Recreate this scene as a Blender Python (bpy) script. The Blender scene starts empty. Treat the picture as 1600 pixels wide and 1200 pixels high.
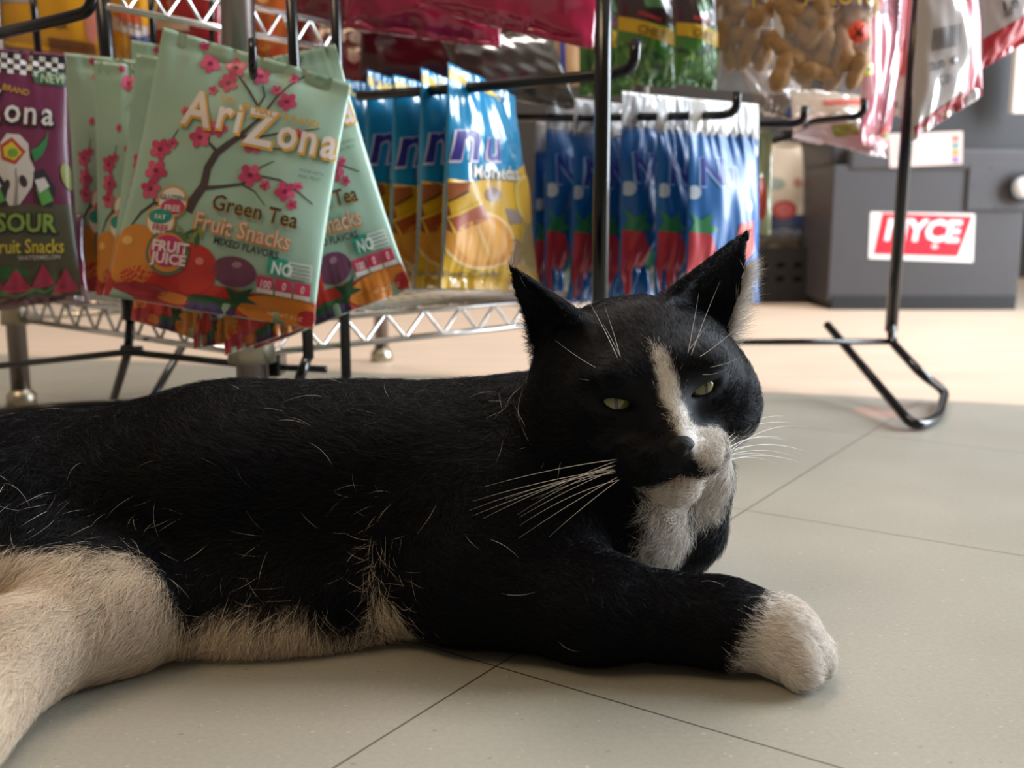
import bpy, bmesh, math, random
import numpy as np
from mathutils import Vector, Matrix, noise, Euler
random.seed(7)
RNG = np.random.default_rng(11)
SC = bpy.context.scene
COL = SC.collection

# ---------------------------------------------------------------- camera, light, exposure
FPX, PITCH, CAMH = 1600.0, math.radians(9.2), 0.20
cam_d = bpy.data.cameras.new('camera')
cam = bpy.data.objects.new('camera', cam_d); COL.objects.link(cam)
cam.location = (0, 0, CAMH); cam.rotation_euler = (math.pi/2 - PITCH, 0, 0)
cam_d.sensor_width = 36; cam_d.lens = 36.0; cam_d.clip_start = 0.01
cam_d.dof.use_dof = True; cam_d.dof.focus_distance = 0.475; cam_d.dof.aperture_fstop = 10.0
SC.camera = cam
SC.view_settings.view_transform = 'Standard'; SC.view_settings.look = 'None'
SC.view_settings.gamma = 1.0; SC.view_settings.use_curve_mapping = False
SC.view_settings.exposure = 0.28
W = bpy.data.worlds.new('world'); SC.world = W; W.use_nodes = True
W.node_tree.nodes['Background'].inputs[0].default_value = (1.0, 0.84, 0.63, 1)
W.node_tree.nodes['Background'].inputs[1].default_value = 0.16
def area(name, loc, target, sx, sy, power, color):
    d = bpy.data.lights.new(name, 'AREA'); d.shape = 'RECTANGLE'; d.size = sx; d.size_y = sy
    d.energy = power; d.color = color
    o = bpy.data.objects.new(name, d); COL.objects.link(o); o.location = loc
    o.rotation_euler = (Vector(target) - Vector(loc)).to_track_quat('-Z', 'Y').to_euler()
    return o
# daylight through the shop door on the right, behind the rack; ceiling tubes over the aisle
area('door_daylight', (2.3, 1.25, 1.0), (0.0, 0.75, 0.1), 1.3, 1.9, 150, (0.80, 0.90, 1.0))
area('ceiling_tube_back', (0.2, 2.1, 2.35), (0.2, 1.9, 0.0), 1.2, 1.0, 44, (1.0, 0.88, 0.80))
area('ceiling_tube_front', (-1.1, -0.2, 2.2), (-0.3, 0.5, 0.0), 1.2, 0.4, 14, (1.0, 0.72, 0.42))

# ---------------------------------------------------------------- helpers
def ray(px, py):
    a = (px-800)/FPX; b = (600-py)/FPX
    dy = math.cos(PITCH) + b*math.sin(PITCH); dz = -math.sin(PITCH) + b*math.cos(PITCH)
    return Vector((a/dy, 1.0, dz/dy))
def P(px, py, Y):
    r = ray(px, py); return Vector((r.x*Y, Y, CAMH + r.z*Y))
def G(px, py, z=0.0):
    r = ray(px, py); Y = (z-CAMH)/r.z; return Vector((r.x*Y, Y, z))
def tag(o, label=None, cat=None, group=None, kind=None):
    if label: o['label'] = label
    if cat: o['category'] = cat
    if group: o['group'] = group
    if kind: o['kind'] = kind
    return o
def empty(name, loc=(0, 0, 0)):
    o = bpy.data.objects.new(name, None); COL.objects.link(o); o.location = loc; o.empty_display_size = .02
    return o
def link(name, me, mat=None, parent=None, loc=None, smooth=True):
    """mesh data in world coordinates; the origin goes to loc (or to the parent's)"""
    o = bpy.data.objects.new(name, me); COL.objects.link(o)
    off = Vector(loc) if loc is not None else (parent_world(parent) if parent else Vector((0, 0, 0)))
    if off.length > 0: me.transform(Matrix.Translation(-off))
    if parent:
        o.parent = parent; o.location = off - parent_world(parent)
    else: o.location = off
    if mat is not None:
        for m in (mat if isinstance(mat, (list, tuple)) else [mat]): me.materials.append(m)
    if smooth: me.shade_smooth()
    return o
def parent_world(p):
    v = Vector((0, 0, 0))
    while p is not None: v = v + p.location; p = p.parent
    return v
def bm_mesh(bm, name='m'):
    bmesh.ops.recalc_face_normals(bm, faces=bm.faces)
    me = bpy.data.meshes.new(name); bm.to_mesh(me); bm.free(); return me

def srgb(h):
    h = h.lstrip('#'); c = [int(h[i:i+2], 16)/255 for i in (0, 2, 4)]
    return tuple(x/12.92 if x <= .04045 else ((x+.055)/1.055)**2.4 for x in c)
def C4(h): return (*srgb(h), 1.0)

def add_tube(bm, pts, r, seg=10, cap=True):
    """round bar along a polyline; r a number or list"""
    pts = [Vector(p) for p in pts]; n = len(pts)
    rs = r if isinstance(r, (list, tuple)) else [r]*n
    rings = []; up = None
    for i, p in enumerate(pts):
        t = (pts[min(i+1, n-1)] - pts[max(i-1, 0)]).normalized()
        if up is None:
            up = Vector((0, 0, 1)) if abs(t.z) < .9 else Vector((0, 1, 0))
        x = t.cross(up).normalized(); up = x.cross(t).normalized()
        rings.append([bm.verts.new(p + (x*math.cos(k*2*math.pi/seg) + up*math.sin(k*2*math.pi/seg))*rs[i]) for k in range(seg)])
    for a, b in zip(rings[:-1], rings[1:]):
        for k in range(seg):
            bm.faces.new((a[k], a[(k+1) % seg], b[(k+1) % seg], b[k]))
    if cap:
        bm.faces.new(rings[0][::-1]); bm.faces.new(rings[-1])
def rounded(pts, rad, n=6):
    pts = [Vector(p) for p in pts]; out = [pts[0]]
    for a, b, c in zip(pts[:-2], pts[1:-1], pts[2:]):
        d1 = (a-b); d2 = (c-b); r = min(rad, d1.length*.48, d2.length*.48)
        p = b + d1.normalized()*r; q = b + d2.normalized()*r
        for i in range(n+1):
            t = i/n; out.append(p*(1-t)**2 + b*2*t*(1-t) + q*t*t)
    out.append(pts[-1]); return out
def tube_obj(name, pts, r, mat, parent=None, seg=10, rad=0, loc=None):
    bm = bmesh.new(); add_tube(bm, rounded(pts, rad) if rad else pts, r, seg)
    return link(name, bm_mesh(bm), mat, parent, loc)
def add_box(bm, c, s, rot=0, bev=0):
    r = bmesh.ops.create_cube(bm, size=1.0)
    M = Matrix.Translation(c) @ Matrix.Rotation(rot, 4, 'Z') @ Matrix.Diagonal((*s, 1))
    bmesh.ops.transform(bm, matrix=M, verts=r['verts'])
    if bev:
        es = list({e for v in r['verts'] for e in v.link_edges})
        bmesh.ops.bevel(bm, geom=es, offset=bev, segments=3, profile=.6, affect='EDGES')
def box_obj(name, c, s, mat, parent=None, rot=0, bev=.002, loc=None):
    bm = bmesh.new(); add_box(bm, c, s, rot, bev)
    me = bm_mesh(bm); return link(name, me, mat, parent, loc, smooth=False)

# ---------------------------------------------------------------- materials
def mat(name, color, rough=.5, metal=0, spec=.5, coat=0, bump=0, bscale=200, alpha=1, trans=0, sheen=0, var=0, vscale=30):
    m = bpy.data.materials.new(name); m.use_nodes = True; nt = m.node_tree; b = nt.nodes['Principled BSDF']
    c = color if len(color) == 4 else (*color, 1)
    b.inputs['Base Color'].default_value = c; b.inputs['Roughness'].default_value = rough
    b.inputs['Metallic'].default_value = metal; b.inputs['Specular IOR Level'].default_value = spec
    b.inputs['Coat Weight'].default_value = coat; b.inputs['Coat Roughness'].default_value = .12
    b.inputs['Alpha'].default_value = alpha; b.inputs['Transmission Weight'].default_value = trans
    tc = nt.nodes.new('ShaderNodeTexCoord')
    if bump:
        n = nt.nodes.new('ShaderNodeTexNoise'); n.inputs['Scale'].default_value = bscale
        nt.links.new(tc.outputs['Object'], n.inputs['Vector'])
        bp = nt.nodes.new('ShaderNodeBump'); bp.inputs['Strength'].default_value = bump; bp.inputs['Distance'].default_value = .001
        nt.links.new(n.outputs[0], bp.inputs['Height']); nt.links.new(bp.outputs[0], b.inputs['Normal'])
    if var:
        n = nt.nodes.new('ShaderNodeTexNoise'); n.inputs['Scale'].default_value = vscale; n.inputs['Detail'].default_value = 5
        nt.links.new(tc.outputs['Object'], n.inputs['Vector'])
        mx = nt.nodes.new('ShaderNodeMix'); mx.data_type = 'RGBA'
        mx.inputs['A'].default_value = tuple(x*(1-var) for x in c[:3])+(1,); mx.inputs['B'].default_value = tuple(min(1, x*(1+var)) for x in c[:3])+(1,)
        nt.links.new(n.outputs[0], mx.inputs['Factor']); nt.links.new(mx.outputs['Result'], b.inputs['Base Color'])
    return m
def attr_mat(name, rough=.35, coat=.4, metal=0, bump=.25, bscale=60, spec=.5, alpha=None):
    """glossy printed film; its colour is the print stored on the surface"""
    m = mat(name, (.5, .5, .5), rough, metal, spec, coat, bump, bscale)
    nt = m.node_tree; a = nt.nodes.new('ShaderNodeAttribute'); a.attribute_name = 'Col'
    b = nt.nodes['Principled BSDF']
    nt.links.new(a.outputs['Color'], b.inputs['Base Color'])
    if alpha: nt.links.new(a.outputs['Alpha'], b.inputs['Alpha'])
    return m
M = dict(
    black=mat('black_enamel', C4('#08080a'), .2, spec=.5, bump=.05),
    chrome=mat('chrome_wire', (.72, .69, .66), .22, metal=1),
    pole=mat('pole_metal', (.30, .26, .25), .3, metal=1),
    brass=mat('collar_metal', (.42, .38, .30), .35, metal=1),
    film=attr_mat('printed_film'),
    deep=attr_mat('deep_gloss_film', rough=.2, coat=.35, bump=.5, bscale=45, spec=.4),
    matte=attr_mat('printed_matte_film', rough=.45, coat=.15),
    gloss=attr_mat('glossy_film', rough=.16, coat=.9, bump=.5, bscale=45),
    ink=attr_mat('printed_ink', rough=.4, coat=.2, bump=0.0),
    clear=mat('clear_film', (.93, .93, .93), .12, spec=.8, coat=.5, alpha=.13, bump=.6, bscale=70),
    grey=mat('grey_painted_steel', C4('#3e3b3d'), .5, var=.08, bump=.15, bscale=900),
    grey2=mat('dark_grey_plastic', C4('#2c2a2c'), .5, bump=.2, bscale=700),
    blackpl=mat('black_plastic', C4('#17171a'), .5),
    paper=mat('sack_paper', C4('#d5cdbf'), .7, var=.08, bump=.3, bscale=90),
    peanut=mat('peanut_shell', C4('#a07a4e'), .8, var=.4, vscale=120, bump=1.0, bscale=420),
    sticker=mat('orange_sticker', C4('#f04a24'), .5),
    white=mat('white_card', C4('#d6cfca'), .6),
)

# ---------------------------------------------------------------- the room
def node_floor():
    m = bpy.data.materials.new('shop_floor'); m.use_nodes = True; nt = m.node_tree; N = nt.nodes; L = nt.links
    b = N['Principled BSDF']; tc = N.new('ShaderNodeTexCoord')
    def mathn(op, a, b_=None, c=None):
        n = N.new('ShaderNodeMath'); n.operation = op
        for i, v in enumerate((a, b_, c)):
            if v is None: continue
            if isinstance(v, (int, float)): n.inputs[i].default_value = v
            else: L.new(v, n.inputs[i])
        return n.outputs[0]
    def mixc(f, A, B):
        n = N.new('ShaderNodeMix'); n.data_type = 'RGBA'
        if isinstance(f, float): n.inputs['Factor'].default_value = f
        else: L.new(f, n.inputs['Factor'])
        for k, v in (('A', A), ('B', B)):
            if isinstance(v, tuple): n.inputs[k].default_value = v
            else: L.new(v, n.inputs[k])
        return n.outputs['Result']
    c1 = G(775, 1041); c2 = G(1165, 797); d = c2-c1; ang = math.atan2(d.y, d.x); size = d.length
    mp = N.new('ShaderNodeMapping'); mp.vector_type = 'TEXTURE'
    mp.inputs['Location'].default_value = (c1.x, c1.y, 0); mp.inputs['Rotation'].default_value = (0, 0, ang)
    L.new(tc.outputs['Object'], mp.inputs['Vector'])
    sp = N.new('ShaderNodeSeparateXYZ'); L.new(mp.outputs[0], sp.inputs[0])
    def edge(o):
        f = mathn('FRACT', mathn('DIVIDE', o, size)); return mathn('MINIMUM', f, mathn('SUBTRACT', 1.0, f))
    e = mathn('MINIMUM', edge(sp.outputs[0]), edge(sp.outputs[1]))
    line = mathn('LESS_THAN', e, .0017)
    # tile speckle: short pale and dark chips
    def chips(scale, thr, seed):
        mm = N.new('ShaderNodeMapping'); mm.inputs['Scale'].default_value = (scale, scale*1.8, scale); mm.inputs['Location'].default_value = (seed, seed, seed)
        L.new(tc.outputs['Object'], mm.inputs['Vector'])
        nz = N.new('ShaderNodeTexNoise'); nz.inputs['Scale'].default_value = 1; nz.inputs['Detail'].default_value = 2
        L.new(mm.outputs[0], nz.inputs['Vector']); return mathn('GREATER_THAN', nz.outputs[0], thr)
    nz = N.new('ShaderNodeTexNoise'); nz.inputs['Scale'].default_value = 9; nz.inputs['Detail'].default_value = 7
    L.new(tc.outputs['Object'], nz.inputs['Vector'])
    base = mixc(nz.outputs[0], C4('#8e897b'), C4('#a09c90'))
    fine = N.new('ShaderNodeTexNoise'); fine.inputs['Scale'].default_value = 420; fine.inputs['Detail'].default_value = 3
    L.new(tc.outputs['Object'], fine.inputs['Vector'])
    base = mixc(mathn('MULTIPLY', fine.outputs[0], .5), base, C4('#706a5e'))
    base = mixc(mathn('MULTIPLY', chips(300, .715, 3.0), .32), base, C4('#e2dcca'))
    base = mixc(mathn('MULTIPLY', chips(180, .735, 9.0), .6), base, C4('#5f5644'))
    base = mixc(mathn('MULTIPLY', line, .85), base, C4('#2c2722'))
    # the beige laminate beyond the tile edge
    q1 = G(1190, 612); q2 = G(1600, 632); dd = (q2-q1).normalized(); nx, ny = -dd.y, dd.x
    raw = N.new('ShaderNodeSeparateXYZ'); L.new(tc.outputs['Object'], raw.inputs[0])
    s = mathn('ADD', mathn('MULTIPLY', mathn('SUBTRACT', raw.outputs[0], q1.x), nx), mathn('MULTIPLY', mathn('SUBTRACT', raw.outputs[1], q1.y), ny))
    beyond = mathn('GREATER_THAN', s, 0.0)
    m3 = N.new('ShaderNodeMapping'); m3.inputs['Scale'].default_value = (2, 22, 1); L.new(tc.outputs['Object'], m3.inputs['Vector'])
    wn = N.new('ShaderNodeTexNoise'); wn.inputs['Scale'].default_value = 1.5; wn.inputs['Detail'].default_value = 6; L.new(m3.outputs[0], wn.inputs['Vector'])
    wood = mixc(wn.outputs[0], C4('#b39c86'), C4('#d3bfab'))
    base = mixc(beyond, base, wood)
    # pinkish scuff beside the rack foot
    st = G(1372, 645); 
    dx = mathn('SUBTRACT', raw.outputs[0], st.x); dy = mathn('SUBTRACT', raw.outputs[1], st.y)
    rr = mathn('ADD', mathn('MULTIPLY', dx, dx), mathn('MULTIPLY', mathn('MULTIPLY', dy, dy), .5))
    base = mixc(mathn('MULTIPLY', mathn('LESS_THAN', mathn('ADD', rr, mathn('MULTIPLY', nz.outputs[0], .0012)), .0011), .45), base, C4('#c08a78'))
    L.new(base, b.inputs['Base Color'])
    rg = mathn('ADD', .34, mathn('MULTIPLY', nz.outputs[0], .16)); L.new(rg, b.inputs['Roughness'])
    bp = N.new('ShaderNodeBump'); bp.inputs['Strength'].default_value = .12; bp.inputs['Distance'].default_value = .001
    L.new(fine.outputs[0], bp.inputs['Height']); L.new(bp.outputs[0], b.inputs['Normal'])
    return m
def slab(name, c, s, m):
    bm = bmesh.new(); add_box(bm, c, s); o = link(name, bm_mesh(bm), m, smooth=False); o['kind'] = 'structure'; return o
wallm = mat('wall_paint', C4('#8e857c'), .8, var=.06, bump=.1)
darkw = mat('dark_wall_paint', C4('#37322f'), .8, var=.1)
slab('floor', (0, 1.4, -.02), (5.2, 4.8, .04), node_floor())
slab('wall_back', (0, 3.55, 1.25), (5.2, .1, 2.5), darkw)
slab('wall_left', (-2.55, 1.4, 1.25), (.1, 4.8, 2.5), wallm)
slab('ceiling', (0, 1.4, 2.52), (5.2, 4.8, .04), mat('ceiling_paint', C4('#cfcac2'), .9))
# ================================================================ racks, shelf, cabinet
bk = M['black']
# chrome wire shelving unit, a corner towards the camera
SF, SL, SB, SR = Vector((-.205, .80, 0)), Vector((-.53, 1.09, 0)), Vector((-.185, 1.44, 0)), Vector((.14, 1.15, 0))
unit = empty('wire_shelving', SF)
tag(unit, 'chrome wire shelving unit whose corner pole stands behind the pale green bags', 'shelving')
for p, r in ((SF, .0125), (SL, .0100), (SB, .010), (SR, .010)):
    o = tube_obj('pole', [p+Vector((0, 0, .006)), p+Vector((0, 0, 1.1))], r, M['pole'], unit, 18)
    bm = bmesh.new(); add_tube(bm, [p+Vector((0, 0, .088)), p+Vector((0, 0, .128))], [r*1.5, r*1.35], 18); link('collar', bm_mesh(bm), M['brass'], o, loc=p)
    bm = bmesh.new(); add_tube(bm, [p, p+Vector((0, 0, .012)), p+Vector((0, 0, .02))], [r*1.6, r*1.5, r*.8], 18); link('foot', bm_mesh(bm), M['brass'], o, loc=p)
def wire_shelf(z, n=26, cs=None, k=22, edges=4):
    bm = bmesh.new(); cs = cs or [SF, SL, SB, SR]; SF_, SL_, SB_, SR_ = cs
    for a, b in list(zip(cs, cs[1:]+cs[:1]))[:edges]:
        for dz in (0, -.024): add_tube(bm, [a+Vector((0, 0, z+dz)), b+Vector((0, 0, z+dz))], .0028, 8)
        pts = [a+(b-a)*(i/k)+Vector((0, 0, z-(.024 if i % 2 else 0))) for i in range(k+1)]
        add_tube(bm, pts, .0019, 6)
    fr = link('shelf_truss', bm_mesh(bm), M['chrome'], unit)
    if edges < 4: return
    bm = bmesh.new()
    for i in range(1, n):
        t = i/n; add_tube(bm, [SF_+(SR_-SF_)*t+Vector((0, 0, z+.003)), SL_+(SB_-SL_)*t+Vector((0, 0, z+.003))], .0016, 6)
    for t in (.33, .67): add_tube(bm, [SF_+(SL_-SF_)*t+Vector((0, 0, z-.001)), SR_+(SB_-SR_)*t+Vector((0, 0, z-.001))], .0028, 8)
    o = link('shelf_wires', bm_mesh(bm), M['chrome'], unit); o['kind'] = 'stuff'
wire_shelf(.118)
ua, ub = P(168, 8, .84), P(526, 79, 1.055); ua.z = ub.z = 0; du = (ub-ua).normalized(); dn = Vector((-du.y, du.x, 0))
wire_shelf(.388, 22, [ub, ua, ua+dn*.42, ub+dn*.42], 14, 1)

# black wire rack on the left: uprights, U feet, base bars
lr = empty('wire_display_rack', G(195, 640))
tag(lr, 'black wire display rack standing on looped feet behind the pale green bags', 'rack')
def upr(x0, y0, x1, y1, Y, r, n='upright'):
    a, b = P(x0, y0, Y), P(x1, y1, Y); return tube_obj(n, [a+(a-b)*.35, b], r, bk, lr, 12, loc=b)
upr(160, 0, 204, 500, .90, .0064); upr(52, 0, 60, 82, .93, .0032); upr(236, 0, 243, 120, .97, .0032)
upr(330, -10, 333, 130, .97, .0026); upr(455, 0, 482, 560, .772, .0042); upr(524, 0, 541, 590, .815, .0042)
tube_obj('base_bar', [P(-60, 578, .93), P(200, 550, .88), P(405, 572, .86), P(510, 577, .85)], .0030, bk, lr, rad=.01)
tube_obj('base_bar', [P(190, 546, .885), P(222, 548, .885)], .0042, bk, lr)
def loop_foot(pts, r=.0040, par=lr): return tube_obj('foot', pts, r, bk, par, 12, rad=.035)
loop_foot([P(204, 498, .90), P(200, 550, .90), G(168, 655), G(212, 668), P(285, 541, 1.03)])
loop_foot([P(482, 555, .79), P(470, 585, .77), G(440, 690), G(520, 690), P(541, 585, .83)])
box_obj('base_plate', P(412, 566, .86)+Vector((0, 0, 0)), (.034, .03, .022), bk, lr, bev=.004)
tube_obj('rail', [P(-60, 652, .86), P(80, 637, .87), P(300, 625, .88)], .0042, bk, lr)

# black wire rack on the right
rr = empty('wire_display_rack', G(1430, 660))
tag(rr, 'black wire display rack on the right with one looped foot out on the grey tiles', 'rack')
Pb = P(1392, 518, 1.16)
b2 = P(935, 640, .80); t2 = P(935, 0, .80); t2.x = b2.x
tube_obj('upright', [t2+(t2-b2)*.35, Vector((b2.x, .80, .004))], .0064, bk, rr, 14)
t1 = P(1434, 0, 1.16)
tube_obj('upright', [t1+(t1-Pb)*.35, Pb], .0070, bk, rr, 14)
tube_obj('foot', [Pb+Vector((0, 0, .012)), P(1393, 534, 1.15), P(1438, 583, 1.06), G(1477, 618, .006)+Vector((0, 0, .004)), G(1467, 652, .006), G(1428, 668, .006), P(1375, 605, 1.06), P(1293, 508, 1.22)], .0050, bk, rr, 14, rad=.03)
tube_obj('bottom_rail', [Vector((.172, 1.14, P(1392, 534, 1.15).z+.001)), P(1392, 534, 1.15)], .0036, bk, rr)
tube_obj('bottom_rail', [Vector((b2.x, .80, P(1392, 534, 1.15).z)), Vector((.172, 1.14, P(1392, 534, 1.15).z))], .0036, bk, rr)
tube_obj('bracket', [P(1255, 198, 1.18), P(1150, 196, 1.14), P(935, 192, 1.10), P(935, 192, .806)], .0035, bk, rr, rad=.02)

def hook(pts, r, label, rad=.012):
    o = tube_obj('display_hook', pts, r, bk, None, 12, rad, loc=pts[0]); tag(o, label, 'hook', 'black display hooks'); return o
hook([P(402, 140, .87), P(396, 118, .735), P(395, 104, .722), P(395, 60, .722)], .0030, 'black display hook poking up through the front pale green bag')
hook([P(-60, 66, .80), P(100, 29, .76), P(140, 18, .755), P(147, -18, .755)], .0042, 'black display hook crossing the yellow bags at the top left')
hook([P(560, 150, .96), P(750, 136, .90), P(965, 114, .84), P(990, 104, .833), P(995, 60, .833)], .0045, 'black display hook crossing behind the upright above the blue and yellow bags')
hook([P(806, 184, 1.10), P(930, 184, 1.06), P(1128, 180, .93), P(1150, 174, .925), P(1153, 143, .925)], .0040, 'black display hook through the ribbed headers of the blue bags')
hook([P(1120, 197, 1.13), P(1240, 194, 1.05), P(1256, 188, 1.045), P(1258, 166, 1.045)], .0040, 'shorter black display hook right of the blue bags')
hook([P(1255, 198, 1.17), P(1268, 190, 1.12), P(1335, 183, 1.06), P(1350, 176, 1.055), P(1351, 155, 1.055)], .0038, 'black display hook below the peanut bags, nearest the right upright')
hook([P(1150, 240, 1.25), P(1185, 226, 1.20), P(1240, 213, 1.16), P(1247, 200, 1.155)], .0036, 'low black display hook above the paper sack')

# ---- flat printing: polygons and text laid in millimetre-thin ink on a carrier surface
_txt = bpy.data.curves.new('t', 'FONT'); _to = bpy.data.objects.new('t', _txt)
_cache = {}
def text_mesh(s, bold=0.0, res=2):
    k = (s, bold)
    if k not in _cache:
        _txt.body = s; _txt.size = 1; _txt.offset = bold; _txt.resolution_u = res
        _txt.align_x = 'LEFT'
        COL.objects.link(_to); bpy.context.view_layer.update()
        me = bpy.data.meshes.new_from_object(_to.evaluated_get(bpy.context.evaluated_depsgraph_get())); COL.objects.unlink(_to)
        vs = np.array([v.co[:2] for v in me.vertices]).reshape(-1, 2); fs = [tuple(p.vertices) for p in me.polygons]
        bpy.data.meshes.remove(me); _cache[k] = (vs, fs)
    return _cache[k]
class Art:
    def __init__(s): s.e = []
    def add(s, pts, faces, col, lay): s.e.append((np.array(pts, float), faces, srgb(col) if isinstance(col, str) else col, lay)); return s
    def poly(s, pts, col, lay=0): return s.add(pts, [tuple(range(len(pts)))], col, lay)
    def ell(s, cx, cy, rx, ry, col, lay=0, rot=0, n=22):
        a = np.linspace(0, 2*math.pi, n, endpoint=False); c, q = math.cos(math.radians(rot)), math.sin(math.radians(rot))
        x = rx*np.cos(a); y = ry*np.sin(a); return s.poly(np.stack([cx+x*c-y*q, cy+x*q+y*c], 1), col, lay)
    def line(s, pts, w, col, lay=0):
        p = np.array(pts, float); w = w if isinstance(w, (list, tuple)) else [w]*len(p); d = np.gradient(p, axis=0); d /= np.linalg.norm(d, axis=1)[:, None]
        nn = np.stack([-d[:, 1], d[:, 0]], 1)*np.array(w)[:, None]/2; n = len(p)
        return s.add(np.concatenate([p+nn, p-nn]), [(i, i+1, n+i+1, n+i) for i in range(n-1)], col, lay)
    def text(s, t, x, y, size, col, lay=1, rot=0, bold=0.0, sx=1, shear=0):
        vs, fs = text_mesh(t, bold)
        if not len(vs): return s
        X = (vs[:, 0]*sx+vs[:, 1]*shear)*size; Y = vs[:, 1]*size; c, q = math.cos(math.radians(rot)), math.sin(math.radians(rot))
        return s.add(np.stack([x+X*c+Y*q, y+X*q-Y*c], 1), fs, col, lay)
    def flower(s, x, y, r, lay=1, seed=0):
        rn = random.Random(int(x*7+y*13+seed)); a0 = rn.random()*6
        for i in range(5):
            a = a0+i*1.2566; s.ell(x+math.cos(a)*r*.55, y+math.sin(a)*r*.5, r*.5, r*.38, rn.choice(['#c2406a', '#b8355f', '#cf5578']), lay, math.degrees(a), 10)
        s.ell(x, y, r*.24, r*.2, '#7c1c3c', lay+1, 0, 8); return s
def inv_bilin(pts, c):
    """pts (n,2) in the frame of the corner quad c = TL TR BR BL -> u,v"""
    c = np.array(c, float); uv = np.full((len(pts), 2), .5)
    for _ in range(12):
        u, v = uv[:, :1], uv[:, 1:]
        p = c[0]*(1-u)*(1-v)+c[1]*u*(1-v)+c[2]*u*v+c[3]*(1-u)*v
        du = (c[1]-c[0])*(1-v)+(c[2]-c[3])*v; dv = (c[3]-c[0])*(1-u)+(c[2]-c[1])*u
        det = du[:, 0]*dv[:, 1]-du[:, 1]*dv[:, 0]; r = pts-p
        uv = uv + np.stack([(r[:, 0]*dv[:, 1]-r[:, 1]*dv[:, 0])/det, (du[:, 0]*r[:, 1]-du[:, 1]*r[:, 0])/det], 1)
        uv = np.clip(uv, -1.5, 2.5)
    return uv
def art_mesh(art, canon, S, maxedge, rng=(0, 1)):
    """S(u,v,layer)->(n,3)"""
    canon3 = isinstance(canon, Bag)
    bm = bmesh.new(); lay = bm.verts.layers.float_vector.new('c')
    u0, u1 = rng
    for pts, faces, col, ly in art.e:
        uv = canon.px_uv(pts) if canon3 else inv_bilin(pts, canon) if canon is not None else pts
        if uv[:, 0].max() < u0 or uv[:, 0].min() > u1 or uv[:, 1].max() < 0 or uv[:, 1].min() > 1: continue
        uv = np.clip(uv, [.004, .004], [.996, .996])
        vs = [bm.verts.new((a, b, ly)) for a, b in uv]
        for v in vs: v[lay] = col
        for f in faces:
            q = [vs[i] for i in f]
            if len(set(q)) > 2:
                try: bm.faces.new(q)
                except ValueError: pass
    bmesh.ops.triangulate(bm, faces=bm.faces)
    for _ in range(6):
        es = [e for e in bm.edges if math.hypot(e.verts[0].co.x-e.verts[1].co.x, e.verts[0].co.y-e.verts[1].co.y) > maxedge]
        if not es: break
        bmesh.ops.subdivide_edges(bm, edges=es, cuts=1); bmesh.ops.triangulate(bm, faces=[f for f in bm.faces if len(f.verts) > 3])
    if not bm.verts: bm.free(); return None
    co = np.array([v.co for v in bm.verts]); cl = np.array([v[lay] for v in bm.verts])
    w = S(co[:, 0], co[:, 1], co[:, 2])
    me = bpy.data.meshes.new('art'); bm.to_mesh(me); bm.free()
    me.vertices.foreach_set('co', w.astype(np.float32).ravel())
    a = me.attributes.new('Col', 'FLOAT_COLOR', 'POINT'); a.data.foreach_set('color', np.concatenate([cl, np.ones((len(cl), 1))], 1).astype(np.float32).ravel())
    for x in list(me.attributes):
        if x.name == 'c': me.attributes.remove(x)
    me.update(); return me
def fn2(a, b, sc, seed):
    r = np.random.default_rng(seed); o = 0
    for i in range(5):
        w = r.normal(size=2)*sc; o = o+np.sin(a*w[0]+b*w[1]+r.uniform(0, 6.28))
    return o/5
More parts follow.
